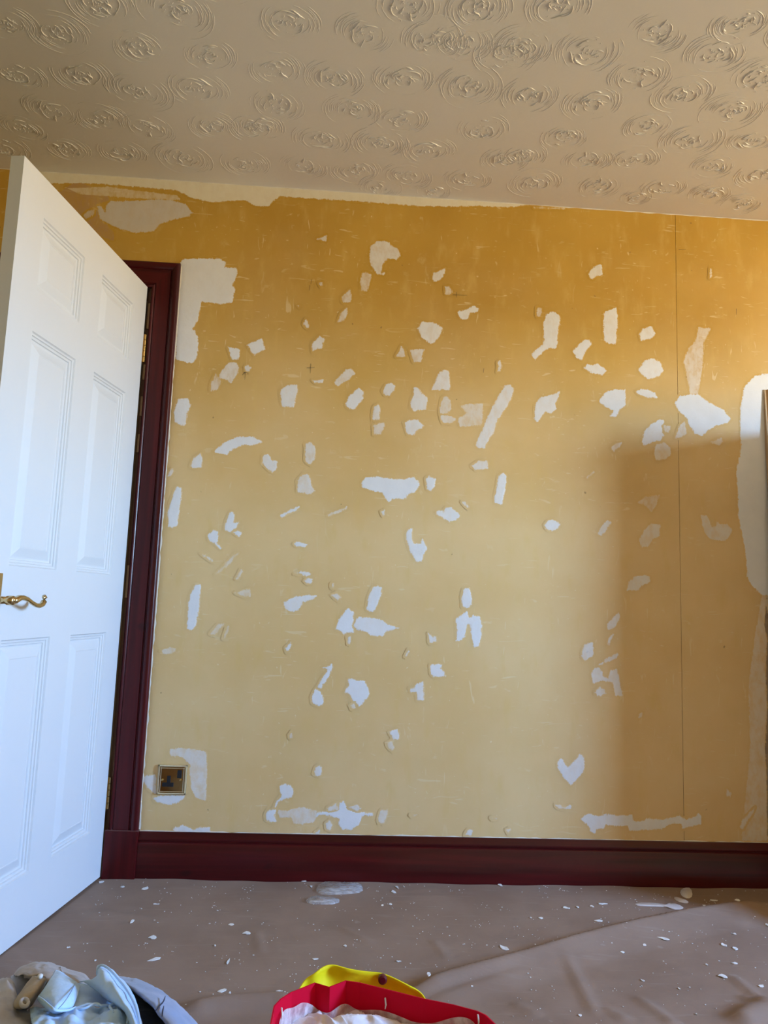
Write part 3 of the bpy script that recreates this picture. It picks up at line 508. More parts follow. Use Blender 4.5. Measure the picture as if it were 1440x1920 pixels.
# ---------------------------------------------------------------- filler patches on the wall
def patch_mesh(name, kind, op, flat, lift, mat):
    P = np.array(flat, float).reshape(-1, 2)
    # round the corners a little
    Q = []
    for i in range(len(P)):
        a, b, c = P[i-1], P[i], P[(i+1) % len(P)]
        Q += [b*.86+a*.14, b*.97+(a+c)*.015, b*.86+c*.14]
    P = np.array(Q)
    m = 9.; lo = P.min(0)-m; hi = P.max(0)+m
    cell = 3. if (hi-lo).prod() < 40000 else 4.5
    nx, nz = (np.ceil((hi-lo)/cell)).astype(int)+1
    X, Z = np.meshgrid(lo[0]+np.arange(nx)*cell, lo[1]+np.arange(nz)*cell, indexing='ij')
    pts = np.stack([X.ravel(), Z.ravel()], 1)
    d = np.full(len(pts), 1e9); ins = np.zeros(len(pts), bool)
    for i in range(len(P)):
        a, b = P[i-1], P[i]; ab = b-a; L = ab@ab
        if L < 1e-9: continue
        t = np.clip(((pts-a)@ab)/L, 0, 1); d = np.minimum(d, np.hypot(*(pts-a-t[:, None]*ab).T))
        cond = (a[1] > pts[:, 1]) != (b[1] > pts[:, 1])
        xx = a[0]+(pts[:, 1]-a[1])/(b[1]-a[1]+1e-12)*(b[0]-a[0]); ins ^= cond & (pts[:, 0] < xx)
    sd = np.where(ins, d, -d)
    keep = (sd > -9.5) & (pts[:, 1] < CH*1000-.5)
    idx = -np.ones(len(pts), int); k = np.where(keep)[0]; idx[k] = np.arange(len(k))
    I = idx.reshape(nx, nz)
    q = np.stack([I[:-1,:-1], I[1:,:-1], I[1:,1:], I[:-1,1:]], -1).reshape(-1, 4)
    q = q[(q >= 0).all(1)]
    if len(q) == 0: return None
    hgt = lift + .0007*np.clip((sd[k]+2)/5, 0, 1)*op
    V = np.stack([pts[k, 0]/1000, -hgt, pts[k, 1]/1000], 1)
    o = mesh(name, V, q.tolist(), mat, wall, True, {'edge': sd[k], 'body': np.full(len(k), op)})
    return o
PK = {'w': ('filler_patch', M_FILL), 'p': ('plaster_patch', M_PLAS), 'c': ('cream_edge_band', M_CREAM), 'b': ('bare_patch', M_BARE), 'd': ('dark_stain', M_DARK)}
def area(f):
    P = np.array(f, float).reshape(-1, 2); return (P.max(0)-P.min(0)).prod()
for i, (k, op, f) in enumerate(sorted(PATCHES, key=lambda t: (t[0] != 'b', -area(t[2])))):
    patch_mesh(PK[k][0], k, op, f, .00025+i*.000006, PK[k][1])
for x0, z0, x1, z1 in MARKS:
    dx, dz = x1-x0, z1-z0; L = math.hypot(dx, dz); nx, nz = -dz/L*.0011, dx/L*.0011
    mesh('pencil_mark', [(x0+nx*.6,-.0016,z0+nz*.6),(x1+nx*.4,-.0016,z1+nz*.4),(x1-nx*.4,-.0016,z1-nz*.4),(x0-nx*.6,-.0016,z0-nz*.6)], [(0,1,2,3)], M_PENCIL, wall)
def bead(name, fn, n, w0):
    v = []; f = []
    for i in range(n):
        a, b = fn(i/(n-1)), w0*(.55+.6*noise_(Vector((i*.31, w0*900, 3.1))))
        v += [a[0], a[0]+Vector(a[1])*max(.0006, b)+Vector((0,-.0005,0)), a[0]+Vector((0,-.0028,0))]
    for i in range(n-1):
        for j, k in ((0,1),(1,2),(2,0)): f.append((i*3+j, i*3+k, (i+1)*3+k, (i+1)*3+j))
    return mesh(name, v, f, M_CAULK, wall)
bead('caulk_bead', lambda t: (Vector((ARX-.001, -.0002, .152+t*(ARZ-.155))), (1,0,0)), 260, .0075)
bead('caulk_bead', lambda t: (Vector((ARX+t*2.6, -.0002, .1475)), (0,0,1)), 260, .0050)
bead('caulk_bead', lambda t: (Vector((-.6+t*3.6, -.0002, CH+.0005)), (0,0,-1)), 300, .0045)

# ---------------------------------------------------------------- swirled ceiling plaster
def swirl_mesh(seed):
    R = random.Random(seed); v = []; f = []
    def ridge(pts, wd, ht):
        n = len(pts); b0 = len(v)
        for i, p in enumerate(pts):
            a = Vector(pts[max(i-1, 0)]); b = Vector(pts[min(i+1, n-1)]); t = (b-a); t.normalize()
            s = Vector((-t.y, t.x)); e = min(1, min(i, n-1-i)/2.2+.15); w_ = wd*(.6+.4*e)
            q = Vector(p); h_ = ht*e*R.uniform(.75, 1.2)
            for k, hh_ in ((-1, 0), (-.45, .8), (.0, 1), (.45, .8), (1, 0)):
                c = q+s*w_*k; v.append((c.x, c.y, -h_*hh_))
        for i in range(n-1):
            for k in range(4):
                a = b0+i*5+k; f.append((a, a+1, a+6, a+5))
    r = .016; k = 0; Rmax = R.uniform(.090, .112); ox, oy = R.uniform(-.012, .012), R.uniform(-.01, .01)
    while r < Rmax:
        fine = r > .055
        spans = []
        if fine:
            for c in (0, PI):
                if R.random() < .9: spans.append((c+R.uniform(-.45, .45), R.uniform(.25, .85)))
            if R.random() < .5: spans.append((R.uniform(0, 2*PI), R.uniform(.15, .5)))
        else:
            for _ in range(R.choice((2, 2, 3))): spans.append((R.uniform(0, 2*PI), R.uniform(.15, .75)))
        for c, half in spans:
            n = max(5, int(half*2*r/.0065)); ph = R.uniform(0, 6)
            pts = []
            for i in range(n+1):
                a = c-half+2*half*i/n
                rr = r+.0028*math.sin(a*3+ph)*(1 if fine else 2.2)+R.uniform(-.0007, .0007)
                pts.append((ox*(1-r/Rmax)+rr*math.cos(a), oy*(1-r/Rmax)+rr*math.sin(a)*.94))
            if fine: ridge(pts, R.uniform(.0009, .0014), R.uniform(.0005, .0012)*(1.25-.5*(r/Rmax)))
            else: ridge(pts, R.uniform(.0012, .0020), R.uniform(.0012, .0026))
        r += R.uniform(.0048, .0066) if fine else R.uniform(.006, .010)
    for _ in range(R.randint(2, 4)):       # drawn strings near the middle
        a = R.uniform(0, 6.28); x, y = R.uniform(-.02, .02), R.uniform(-.02, .02); pts = []
        for i in range(R.randint(4, 7)):
            pts.append((x, y)); a += R.uniform(-.6, .6); x += .006*math.cos(a); y += .006*math.sin(a)
        ridge(pts, R.uniform(.0016, .0026), R.uniform(.0016, .003))
    for _ in range(R.randint(26, 40)):     # stipple points
        x, y = R.gauss(0, .022), R.gauss(0, .022); s = R.uniform(.0010, .0024); b0 = len(v)
        for kk in range(6): v.append((x+s*math.cos(kk*PI/3), y+s*math.sin(kk*PI/3), 0))
        v.append((x, y, -s*1.3))
        for kk in range(6): f.append((b0+kk, b0+(kk+1) % 6, b0+6))
    me = bpy.data.meshes.new('plaster_swirl'); me.from_pydata(v, [], f); me.update()
    bm = bmesh.new(); bm.from_mesh(me); bmesh.ops.recalc_face_normals(bm, faces=bm.faces)
    for fc in bm.faces:
        if fc.normal.z > 0: fc.normal_flip()
    bm.to_mesh(me); bm.free()
    me.polygons.foreach_set('use_smooth', [True]*len(me.polygons)); me.materials.append(M_CEIL)
    return me
SWM = [swirl_mesh(s) for s in range(14)]
R = random.Random(5)
spots = list(SWIRLS)
yy = -.06
row = 0
while yy > -1.75:
    xx = -.95+(row % 2)*.09
    while xx < 2.75:
        c = (xx+R.uniform(-.02, .02), yy+R.uniform(-.015, .015))
        lim = .155
        inview = abs(c[0]-.85) < 1.05+(c[1])*(.35) and c[1] > -.85
        if not inview and min(math.hypot(c[0]-s[0], c[1]-s[1]) for s in spots) > lim and len(spots) < 285: spots.append(c)
        xx += .165
    yy -= .14; row += 1
for i, (x, y) in enumerate(spots):
    if y > -.045: y = -.045
    o = bpy.data.objects.new('plaster_swirl', SWM[i % len(SWM)])
    o.location = (x, y, CH); s = R.uniform(.78, .98)
    if y > -.10: s *= .8
    o.rotation_euler = (0, 0, R.uniform(-.5, .5)+(PI if R.random() < .5 else 0)); o.scale = (s, s*R.uniform(.9, 1.05), 1.)
    link(o, ceil)

# ---------------------------------------------------------------- the door
DW, DH, DT = .762, 1.981, .035
door = tag(empty('door_1', (0, -.022, .012), PI+DANG), 'white six-panel door standing open into the room', 'door', kind='structure')
US = [(.099,.322), (.433,.655)]; VS = [(.163,.777), (.960,1.566), (1.676,1.876)]
def leaf():
    xs = [0]+[u for p in US for u in p]+[DW]; zs = [0]+[z for p in VS for z in p]+[DH]
    v = {}; V = []; F = []
    def vid(x, y, z):
        k = (round(x, 4), round(y, 4), round(z, 4))
        if k not in v: v[k] = len(V); V.append(k)
        return v[k]
    for y in (0, -DT):
        for i in range(len(xs)-1):
            for j in range(len(zs)-1):
                if i % 2 == 1 and j % 2 == 1: continue
                q = [vid(xs[i],y,zs[j]), vid(xs[i+1],y,zs[j]), vid(xs[i+1],y,zs[j+1]), vid(xs[i],y,zs[j+1])]
                F.append(q[::-1] if y == 0 else q)
    for i in range(len(xs)-1):
        for z, s in ((0, 1), (DH, -1)):
            q = [vid(xs[i],0,z), vid(xs[i+1],0,z), vid(xs[i+1],-DT,z), vid(xs[i],-DT,z)]; F.append(q[::s])
    for j in range(len(zs)-1):
        for x, s in ((0, 1), (DW, -1)):
            q = [vid(x,0,zs[j]), vid(x,-DT,zs[j]), vid(x,-DT,zs[j+1]), vid(x,0,zs[j+1])]; F.append(q[::s])
    return V, F
V, F = leaf(); o = mesh('door_leaf', V, F, M_DOOR, door)
PROF = [(a, d*1.45) for a, d in [(0,0),(.003,.0030),(.006,.0036),(.008,.0036),(.0095,.0058),(.013,.0066),(.0155,.0066),(.017,.0092),(.020,.0098),(.024,.0094),(.046,.0034),(.049,.0030),(.051,.0036)]]
for (u0, u1) in US:
    for (z0, z1) in VS:
        V = []; F = []
        for side, y0 in ((1, 0), (-1, -DT)):
            b0 = len(V)
            for a, d in PROF:
                y = y0-side*d
                V += [(u0+a,y,z0+a),(u1-a,y,z0+a),(u1-a,y,z1-a),(u0+a,y,z1-a)]
            n = len(PROF)
            for r_ in range(n-1):
                for k in range(4):
                    q = (b0+r_*4+k, b0+r_*4+(k+1)%4, b0+(r_+1)*4+(k+1)%4, b0+(r_+1)*4+k); F.append(q if side < 0 else q[::-1])
            q = tuple(b0+(n-1)*4+k for k in range(4)); F.append(q if side < 0 else q[::-1])
        mesh('door_panel', V, F, M_DOOR, door)
# scrolled brass lever on its plate
M_HANDLE = brass('antique_brass', .22, (.66,.50,.26))
hx, hz = .700, .875
hd = MB().box(hx-.020, hx+.020, 0, .004, hz-.085, hz+.065, .002).build('door_handle', M_HANDLE, door)
tag(hd, 'scrolled brass lever handle')
lv = MB()
lv.tube([(hx,.003,hz),(hx,.010,hz),(hx,.012,hz),(hx,.030,hz),(hx,.034,hz),(hx,.048,hz),(hx,.052,hz)], [.013,.013,.009,.009,.0115,.0115,.008], 16)
LP = [(0,0),(.010,.0005),(.024,.006),(.038,.0075),(.056,.004),(.076,-.004),(.096,-.0105),(.114,-.0125),(.128,-.009),(.1365,-.001),(.1385,.008),(.134,.0135)]
LR = [.0105,.0115,.0105,.0085,.0075,.007,.0072,.0080,.0088,.0092,.0086,.006]
lv.tube([(hx-a, .046+.004*math.sin(a*20), hz+b) for a, b in LP], [(r_*.8, r_*.75) for r_ in LR], 14)
lv.build('lever', M_HANDLE, hd, True)
for dz in (-.07, .05): MB().tube([(hx,.003,hz+dz),(hx,.0055,hz+dz)], .0035, 10).build('screw', M_HANDLE, hd)
for hzc in (1.772, .268):
    hg = MB().box(-.0002, .006, -.034, -.004, hzc-.05, hzc+.05).build('hinge', M_BRASS, door)
    hg.location = (-.0064, 0, -.012)
    for k in range(5):
        MB().tube([(-.004,.001,hzc-.05+k*.0202),(-.004,.001,hzc-.05+k*.0202+.0185)], .0048, 10).build('hinge_knuckle', M_BRASS, hg)

# ---------------------------------------------------------------- brass socket
sx, sz, sw = .2022, .3122, .0475
so = tag(empty('wall_socket', (sx, 0, sz)), 'brass rope-edged single switched wall socket beside the door frame', 'socket')
M_POL = brass('polished_brass', .10, (.50,.33,.14)); M_PALE = brass('pale_brass', .3, (.88,.76,.50))
MB().box(-sw+.004, sw-.004, -.006, -.001, -sw+.004, sw-.004, .0015).build('face_plate', M_POL, so)
e = MB()
for s in (-1, 1):
    e.box(-sw, sw, -.0065, -.001, s*(sw-.0035)-.0035, s*(sw-.0035)+.0035, .0012, 1)
    e.box(s*(sw-.0035)-.0035, s*(sw-.0035)+.0035, -.0065, -.001, -sw, sw, .0012, 1)
    e.box(-sw+.008, sw-.008, -.0085, -.004, s*(sw-.0105)-.001, s*(sw-.0105)+.001, .0007, 1)
    e.box(s*(sw-.0105)-.001, s*(sw-.0105)+.001, -.0085, -.004, -sw+.008, sw-.008, .0007, 1)
e.build('edge_frame', M_PALE, so)
rp = MB(); nb = 22
for i in range(nb):
    t = -sw+.004+(2*sw-.008)*(i+.5)/nb
    for s in (-1, 1):
        c = s*(sw-.004)
        rp.tube([(t-.0016,-.0072,c-.002),(t+.0016,-.0072,c+.002)], .0015, 6); rp.tube([(c-.002,-.0072,t-.0016),(c+.002,-.0072,t+.0016)], .0015, 6)
rp.build('rope_border', M_PALE, so, True)
t = MB(); t.box(-.016, -.0045, -.0075, -.005, -.012, .013, .0008, 1); t.box(-.0305, .006, -.0075, -.005, -.022, -.009, .0008, 1)
t.build('pin_cover', M_BLACK, so)
MB().box(.0165, .0305, -.0095, -.005, .0065, .031, .0012).build('rocker_switch', M_BLACK, so)
for s in (-1, 1):
    MB().tube([(s*.0295,-.0058,-.0005),(s*.0295,-.0080,-.0005),(s*.0295,-.0086,-.0005)], [.0042,.0040,.002], 14).build('screw', M_BRASS, so, 'auto')

# ---------------------------------------------------------------- dust sheet on the floor
def seg_d(px, py, line):
    best = np.full(px.shape, 1e9); side = np.zeros(px.shape); tt = np.zeros(px.shape); n = len(line)-1
    for i in range(n):
        ax, ay = line[i]; bx, by = line[i+1]; dx, dy = bx-ax, by-ay; L = dx*dx+dy*dy
        t = np.clip(((px-ax)*dx+(py-ay)*dy)/L, 0, 1); qx, qy = ax+t*dx, ay+t*dy
        d = np.hypot(px-qx, py-qy); cr = dx*(py-ay)-dy*(px-ax)
        m = d < best; best = np.where(m, d, best); side = np.where(m, np.sign(cr), side); tt = np.where(m, (i+t)/n, tt)
    return best, side, tt
gx = np.arange(-1.3, 2.95, .011); gy = np.concatenate([np.arange(-.019, -1.0, -.008), np.arange(-1.0, -2.3, -.03)])
GX, GY = np.meshgrid(gx, gy, indexing='ij')
Hh = np.full(GX.shape, .0035)
nz = np.array([noise_(Vector((x*3.1, y*5.0, 0))) + .5*noise_(Vector((x*8, y*13, 4))) for x, y in zip(GX.ravel(), GY.ravel())]).reshape(GX.shape)
Hh += .0035*np.clip(nz+.3, 0, 1.2)*np.clip((-GY-.05)/.2, .25, 1)
d, s, t = seg_d(GX, GY, RIDGE)
amp = np.clip(t*6, 0, 1)*np.clip((1-t)*8+.55, 0, 1)*.030
back = np.exp(-(d/.011)**2); front = np.clip(1-d/.115, 0, 1)**1.6
Hh += amp*np.where(s > 0, back, front)
valley = np.clip(1-np.abs(t-.22)/.24, 0, 1)
Hh += -.009*valley*np.where(s < 0, np.exp(-((d-.035)/.010)**2), 0)
for line, hgt, wd in CREASES:
    d, s, t = seg_d(GX, GY, line)
    Hh += hgt*np.exp(-(d/wd)**2)*np.clip(np.minimum(t, 1-t)*6+.15, 0, 1)
Hh += .006*np.exp(GY/.02)*(1+.6*np.sin(GX*9)+.4*np.sin(GX*31))        # rides up at the skirting
Hh = np.where((GX < .12) & (GY > -.85), np.minimum(Hh, .009), Hh)
Hh = np.maximum(Hh, .002)
def sheet_z(x, y):
    i = int(np.clip(np.searchsorted(gx, x), 1, len(gx)-1)); j = int(np.argmin(np.abs(gy-y)))
    return float(Hh[i, j])
nX, nY = GX.shape
V = np.stack([GX.ravel(), GY.ravel(), Hh.ravel()], 1); I = np.arange(nX*nY).reshape(nX, nY)
F = np.stack([I[:-1,:-1], I[:-1,1:], I[1:,1:], I[1:,:-1]], -1).reshape(-1, 4).tolist()
tag(mesh('dust_sheet', V, F, M_SHEET, None, True), 'brown dust sheet with a raised fold spread over the floor', 'dust sheet')

# ---------------------------------------------------------------- batten at the right, and an unseen chest added to shade the wall
M_WOOD = plain('brown_varnished_wood', (.50,.31,.15), .4, scale=14)
bt = tag(empty('wooden_batten', (2.2565, -.10, .006)), 'long brown wooden batten leaning against the wall at the far right', 'batten')
lean = math.atan2(.098, 1.735)
b1 = MB().extrude([(0,0),(.010,0),(.014,-.004),(.020,-.009),(.030,-.010),(.044,-.006),(.044,.012),(0,.012)], [lambda a, b, Z=Z: (a, b, Z) for Z in (0, 1.745)]).build('batten_board', M_WOOD, bt, 'auto')
b1.rotation_euler = (-lean, 0, 0)
b2 = MB().box(.0005, .004, -.0045, .0005, 0, 1.744, .0007, 1).build('lit_edge', plain('painted_lit_edge', (.62,.46,.28), .5), bt); b2.rotation_euler = (-lean, 0, 0)  # paler strip paints the light caught along the batten's edge
CHX, CHD, CHH = CHEST
ch = tag(empty('shadow_chest', (CHX, -.03, 0)), 'unseen tall wooden chest of drawers added right of the batten to cast the wall shadow', 'chest')
MB().box(0, .9, -CHD, 0, .06, CHH-.025, .003).build('carcass', M_WOOD, ch)
MB().box(-.015, .915, -CHD-.02, 0, CHH-.025, CHH, .005).build('top', M_WOOD, ch)
MB().box(.02, .88, -CHD+.03, -.02, .012, .06).build('plinth', M_WOOD, ch)
nd = 6; hD = (CHH-.025-.09)/nd
for k in range(nd):
    z0 = .075+k*hD
    dr = MB().box(.02, .88, -CHD-.016, -CHD+.001, z0, z0+hD-.012, .004).build('drawer', M_WOOD, ch)
    for x in (.25, .65): MB().tube([(x,-CHD-.016,z0+hD*.45),(x,-CHD-.028,z0+hD*.45),(x,-CHD-.036,z0+hD*.45),(x,-CHD-.042,z0+hD*.45)], [.006,.006,.014,.010], 12).build('knob', M_BRASS, dr, True)

# ---------------------------------------------------------------- debris on the sheet
def flake_mesh(seed):
    R = random.Random(seed); n = R.randint(6, 9); v = []; f = []
    rr = [R.uniform(.22, .54) for _ in range(n)]
    for z, sc in ((0, 1), (.0011, .93)):
        for k in range(n):
            a = 2*PI*k/n; v.append((rr[k]*sc*math.cos(a), rr[k]*sc*math.sin(a), z+(.0006*math.sin(a*2+seed) if z else 0)))
    f.append(tuple(range(n))[::-1]); f.append(tuple(range(n, 2*n)))
    for k in range(n): f.append((k, (k+1) % n, n+(k+1) % n, n+k))
    me = bpy.data.meshes.new('paint_flake'); me.from_pydata(v, [], f); me.materials.append(M_FLAKE); me.update(); return me
FM = [flake_mesh(s) for s in range(9)]
FLAB = {6: ('long pale scrape of filler on the sheet near the shirt pile', .6), 11: ('slanting grey-white filler scrap left of the red bag', .5), 5: ('oval white flake in front of the door hinge corner', 0),
        21: ('grey-white triangular flake behind the dark fold', .3), 22: ('round pale flake lying beside the yellow strap', 0), 36: ('thin curved white paring on the raised fold', -.5), 10: ('upright sliver of white paint left of centre', 0),
        1: ('white flake near the plinth block at the foot of the door frame', .2), 2: ('pale flake at the foot of the door hinge edge', 0), 3: ('thin straight white sliver near the door corner', .1),
        9: ('white flake midway between the door and the plastic scraps', 0), 15: ('chunky white flake right of the clear plastic scraps', .4), 20: ('flat white paring on the sheet above the yellow strap', .1),
        24: ('white crumb lodged against the skirting board at centre', .2), 27: ('thin white sliver left of the red bag', .15), 33: ('wide white flake just behind the raised fold', 0), 30: ('slanting paring in the row near the skirting, right of centre', -.2),
        34: ('long paring at the right end of the row near the skirting', -.1), 44: ('long thin paring right of the filler smears', -.15), 45: ('short bent paring near the shaded right corner', -.5),
        46: ('thin white paring at the lower right edge', -.6), 53: ('white flake at the bottom edge right of the red bag', 0), 51: ('dull grey-white flake below the touching pair at the right', 0),
        39: ('white flake left of a touching pair at the right', -.3), 40: ('white flake right of a touching pair at the right', -.1), 41: ('bright white flake on a crease at lower right', -.25)}
R = random.Random(11)
for i, (x, y, wd, dp) in enumerate(FLAKES):
    o = bpy.data.objects.new('paint_flake', FM[i % 9]); o.location = (x, y, sheet_z(x, y)+.0008)
    o.scale = (wd*.95, dp*.85, 1); lab, rz = FLAB.get(i, (None, R.uniform(-.35, .35))); o.rotation_euler = (0, 0, rz)
    if lab: tag(o, lab, 'paint flake', 'paint flakes on the dust sheet')
    else: tag(o, 'small white paint flake dropped on the brown dust sheet', 'paint flake', 'paint flakes on the dust sheet')
    link(o)
V = []; F = []
for _ in range(430):
    x = R.uniform(-.1, 2.25); y = -R.random()**1.15*.82-.03
    if x < .03 and y > -.8: continue
    for c in range(R.choice((1, 1, 1, 2, 4))):
        px, py = x+R.gauss(0, .012), y+R.gauss(0, .010); s = R.uniform(.0006, .0019); n = 5; b0 = len(V); z = sheet_z(px, py)+.0006; a0 = R.uniform(0, 6)
        e = R.uniform(.5, 1.6)
        for zz in (0, .0008):
            for k in range(n): V.append((px+s*e*math.cos(a0+k*1.2566), py+s*math.sin(a0+k*1.2566), z+zz))
        F.append(tuple(range(b0+n, b0+2*n)))
        for k in range(n): F.append((b0+k, b0+(k+1) % n, b0+n+(k+1) % n, b0+n+k))
tag(mesh('paint_specks', V, F, M_FLAKE), 'fine white paint specks scattered all over the dust sheet', 'paint specks', kind='stuff')
def slab(name, poly, mat, z, th):
    n = len(poly); P = []
    for i in range(n):
        a, b, c = (Vector(poly[i-1]), Vector(poly[i]), Vector(poly[(i+1) % n])); P += [b*.75+a*.25, b*.75+c*.25]
    poly = P; n = len(poly)
    cx = sum(p[0] for p in poly)/n; cy = sum(p[1] for p in poly)/n
    V = []
    for zz, sc in ((0, 1), (th, .94)):
        for k, (x, y) in enumerate(poly):
            X, Y = cx+(x-cx)*sc, cy+(y-cy)*sc; V.append((X, Y, max(z, sheet_z(X, Y))+.0006+zz*(1+.5*math.sin(k*1.7))))
    zc = sum(p[2] for p in V[n:])/n; V.append((cx, cy, zc+th*.3))
    F = [(k, (k+1) % n, n+(k+1) % n, n+k) for k in range(n)]+[(n+k, n+(k+1) % n, 2*n) for k in range(n)]
    return mesh(name, V, F, mat, None, True)
M_SMEAR = plain('dried_filler', (.66,.60,.57), .7, scale=60)
for poly, lab in zip(SMEARS, ('long dried filler smear on the sheet at right', 'short slanting filler smear between two larger ones', 'broad filler smear touching the skirting board')):
    tag(slab('filler_smear', poly, M_SMEAR, 0, .0015), lab, 'filler smear', 'filler smears on the dust sheet')
M_FILM = film_mat('clear_film', .42)
for poly, lab in zip(FILMS, ('crumpled clear plastic scrap against the skirting board', 'smaller clear plastic strip in front of the crumpled scrap')):
    tag(slab('plastic_scrap', poly, M_FILM, 0, .005), lab, 'plastic scrap', 'clear plastic scraps by the skirting')

# ---------------------------------------------------------------- red shopping bag
def spline(pts, n, closed=False):
    P = [Vector(p) for p in pts]; out = []; L = len(P)
    rng = L if closed else L-1
    for i in range(rng):
        p0 = P[(i-1) % L] if closed or i else P[0]*2-P[1]
        p1, p2 = P[i], P[(i+1) % L]
        p3 = P[(i+2) % L] if closed or i+2 < L else P[-1]*2-P[-2]
        for k in range(n):
            t = k/n; out.append(.5*((2*p1)+(p2-p0)*t+(2*p0-5*p1+4*p2-p3)*t*t+(3*p1-p0-3*p2+p3)*t**3))
    if not closed: out.append(P[-1])
    return out
M_BAG = plain('red_bag_fabric', (.62,.0,.024), .65, scale=12, var=.1, spec=.12)
M_YEL = plain('yellow_strap', (.93,.81,.010), .6, scale=14, var=.06, spec=.2)
M_TULLE = cloth_mat('white_net', (.78,.74,.80), (.86,.84,.88), .3)
BZ = .30
cxy = Vector((sum(p[0] for p in RIM)/len(RIM), sum(p[1] for p in RIM)/len(RIM), 0))
bag = tag(empty('shopping_bag', (cxy.x, cxy.y, 0)), 'open red shopping bag with a yellow strap, filled with white net', 'bag')
rim = []
for i in range(len(RIM)):                       # keep the pleats crisp
    a, b = Vector(RIM[i]), Vector(RIM[(i+1) % len(RIM)])
    rim += [a, a.lerp(b, .33), a.lerp(b, .67)]
nR = len(rim); V = []; F = []
levels = [0, .02, .10, .18, .25, .285, BZ]
def bagring(z, off):
    f_ = .90+.10*(z/BZ)**.6; r_ = []
    for k, p in enumerate(rim):
        d_ = Vector((p[0]-cxy.x, p[1]-cxy.y)); q = d_*f_; q -= q.normalized()*off
        wob = .004*math.sin(k*.7+z*30)*(1-z/BZ)
        q += q.normalized()*wob; r_.append((q.x, q.y, .008+z*(BZ-.008)/BZ))
    return r_
for z in levels: V += bagring(z, 0)
for z in levels[::-1]: V += bagring(z if z > 0 else .004, .0022)
nl = len(levels)*2
for l in range(nl-1):
    for k in range(nR): F.append((l*nR+k, l*nR+(k+1) % nR, (l+1)*nR+(k+1) % nR, (l+1)*nR+k))
F.append(tuple(range(nR))[::-1]); F.append(tuple((nl-1)*nR+k for k in range(nR)))
b = mesh('bag_body', V, F, M_BAG, bag)
# strap
sp = spline(STRAP, 6); V = []; F = []; n = len(sp)
for i, p in enumerate(sp):
    tt = i/(n-1); drop = .034+.010*math.sin(tt*PI); fold = .0035*math.sin(tt*23)
    q = Vector((p.x-cxy.x, p.y-cxy.y+fold, p.z))
    for j in range(7):
        a = j/6; V.append((q.x, q.y-.010*a*a+.006*math.sin(a*PI), q.z-drop*a))
for i in range(n-1):
    for j in range(6): a = i*7+j; F.append((a, a+1, a+8, a+7))
stp = mesh('strap', V, F, M_YEL, bag, True); md = stp.modifiers.new('s', 'SOLIDIFY'); md.thickness = .002
pd = Vector((.8266-cxy.x, -1.2145-cxy.y-.004, .2845))
MB().tube([pd+Vector((0,.004,0)), pd+Vector((0,-.003,.0)), pd+Vector((0,-.0045,0))], [.0075,.0075,.005], 18).build('stud', plain('dark_red_stud', (.11,.005,.012), .4), stp)
for px, py, dz in ((.666,-1.338,.0), (.8265,-1.2845,-.012), (.962,-1.354,-.0)):
    MB().tube([(px-cxy.x, py-cxy.y-.003, BZ+.002+dz), (px-cxy.x+.0015, py-cxy.y-.004, BZ-.008+dz), (px-cxy.x+.0005, py-cxy.y-.004, BZ-.014+dz)], [.0012,.0015,.0008], 6).build('stitching', M_FLAKE, bag)
# white net inside: a crumpled surface a little below the rim
net = tag(empty('white_net_cloth', (cxy.x, cxy.y, .0)), 'bundle of white net fabric stuffed in the red bag', 'fabric')
V = []; F = []; nr = 34; na = 96
ringr = [Vector((p[0]-cxy.x, p[1]-cxy.y)) for p in RIM]
rs = spline([(p.x, p.y, 0) for p in ringr], 12, True); na = len(rs)
for i in range(nr+1):
    f_ = i/nr
    for k, p in enumerate(rs):
        x, y = p.x*f_*.945, p.y*f_*.945
        nv = noise_(Vector((x*22, y*22, 2)))*.5+noise_(Vector((x*9+5, y*11, 7)))*.9
        rd = abs(noise_(Vector((x*30+nv*2, y*26, 9))))
        z = .262+.026*nv*(1-f_**4)+.020*(1-f_*f_)-.020*rd
        V.append((x, y, z))
for i in range(nr):
    for k in range(na): F.append((i*na+k, i*na+(k+1) % na, (i+1)*na+(k+1) % na, (i+1)*na+k))
mesh('crumpled_net', V, F, M_TULLE, net, True)
V = []; F = []
for i, p in enumerate(rs):
    hgt = .020*max(0, math.sin(i*.055+.5))**1*(1 if p.y > 0 else .2)+.006+.004*math.sin(i*.21)
    for a in (0, .5, 1): V.append((p.x*(.948-.012*a), p.y*(.948-.012*a), .250+(hgt+.010)*a))
n = len(rs)
for i in range(n):
    for a in range(2): F.append((i*3+a, ((i+1) % n)*3+a, ((i+1) % n)*3+a+1, i*3+a+1))
mesh('net_edge', V, F, film_mat('sheer_net', .55), net, True)

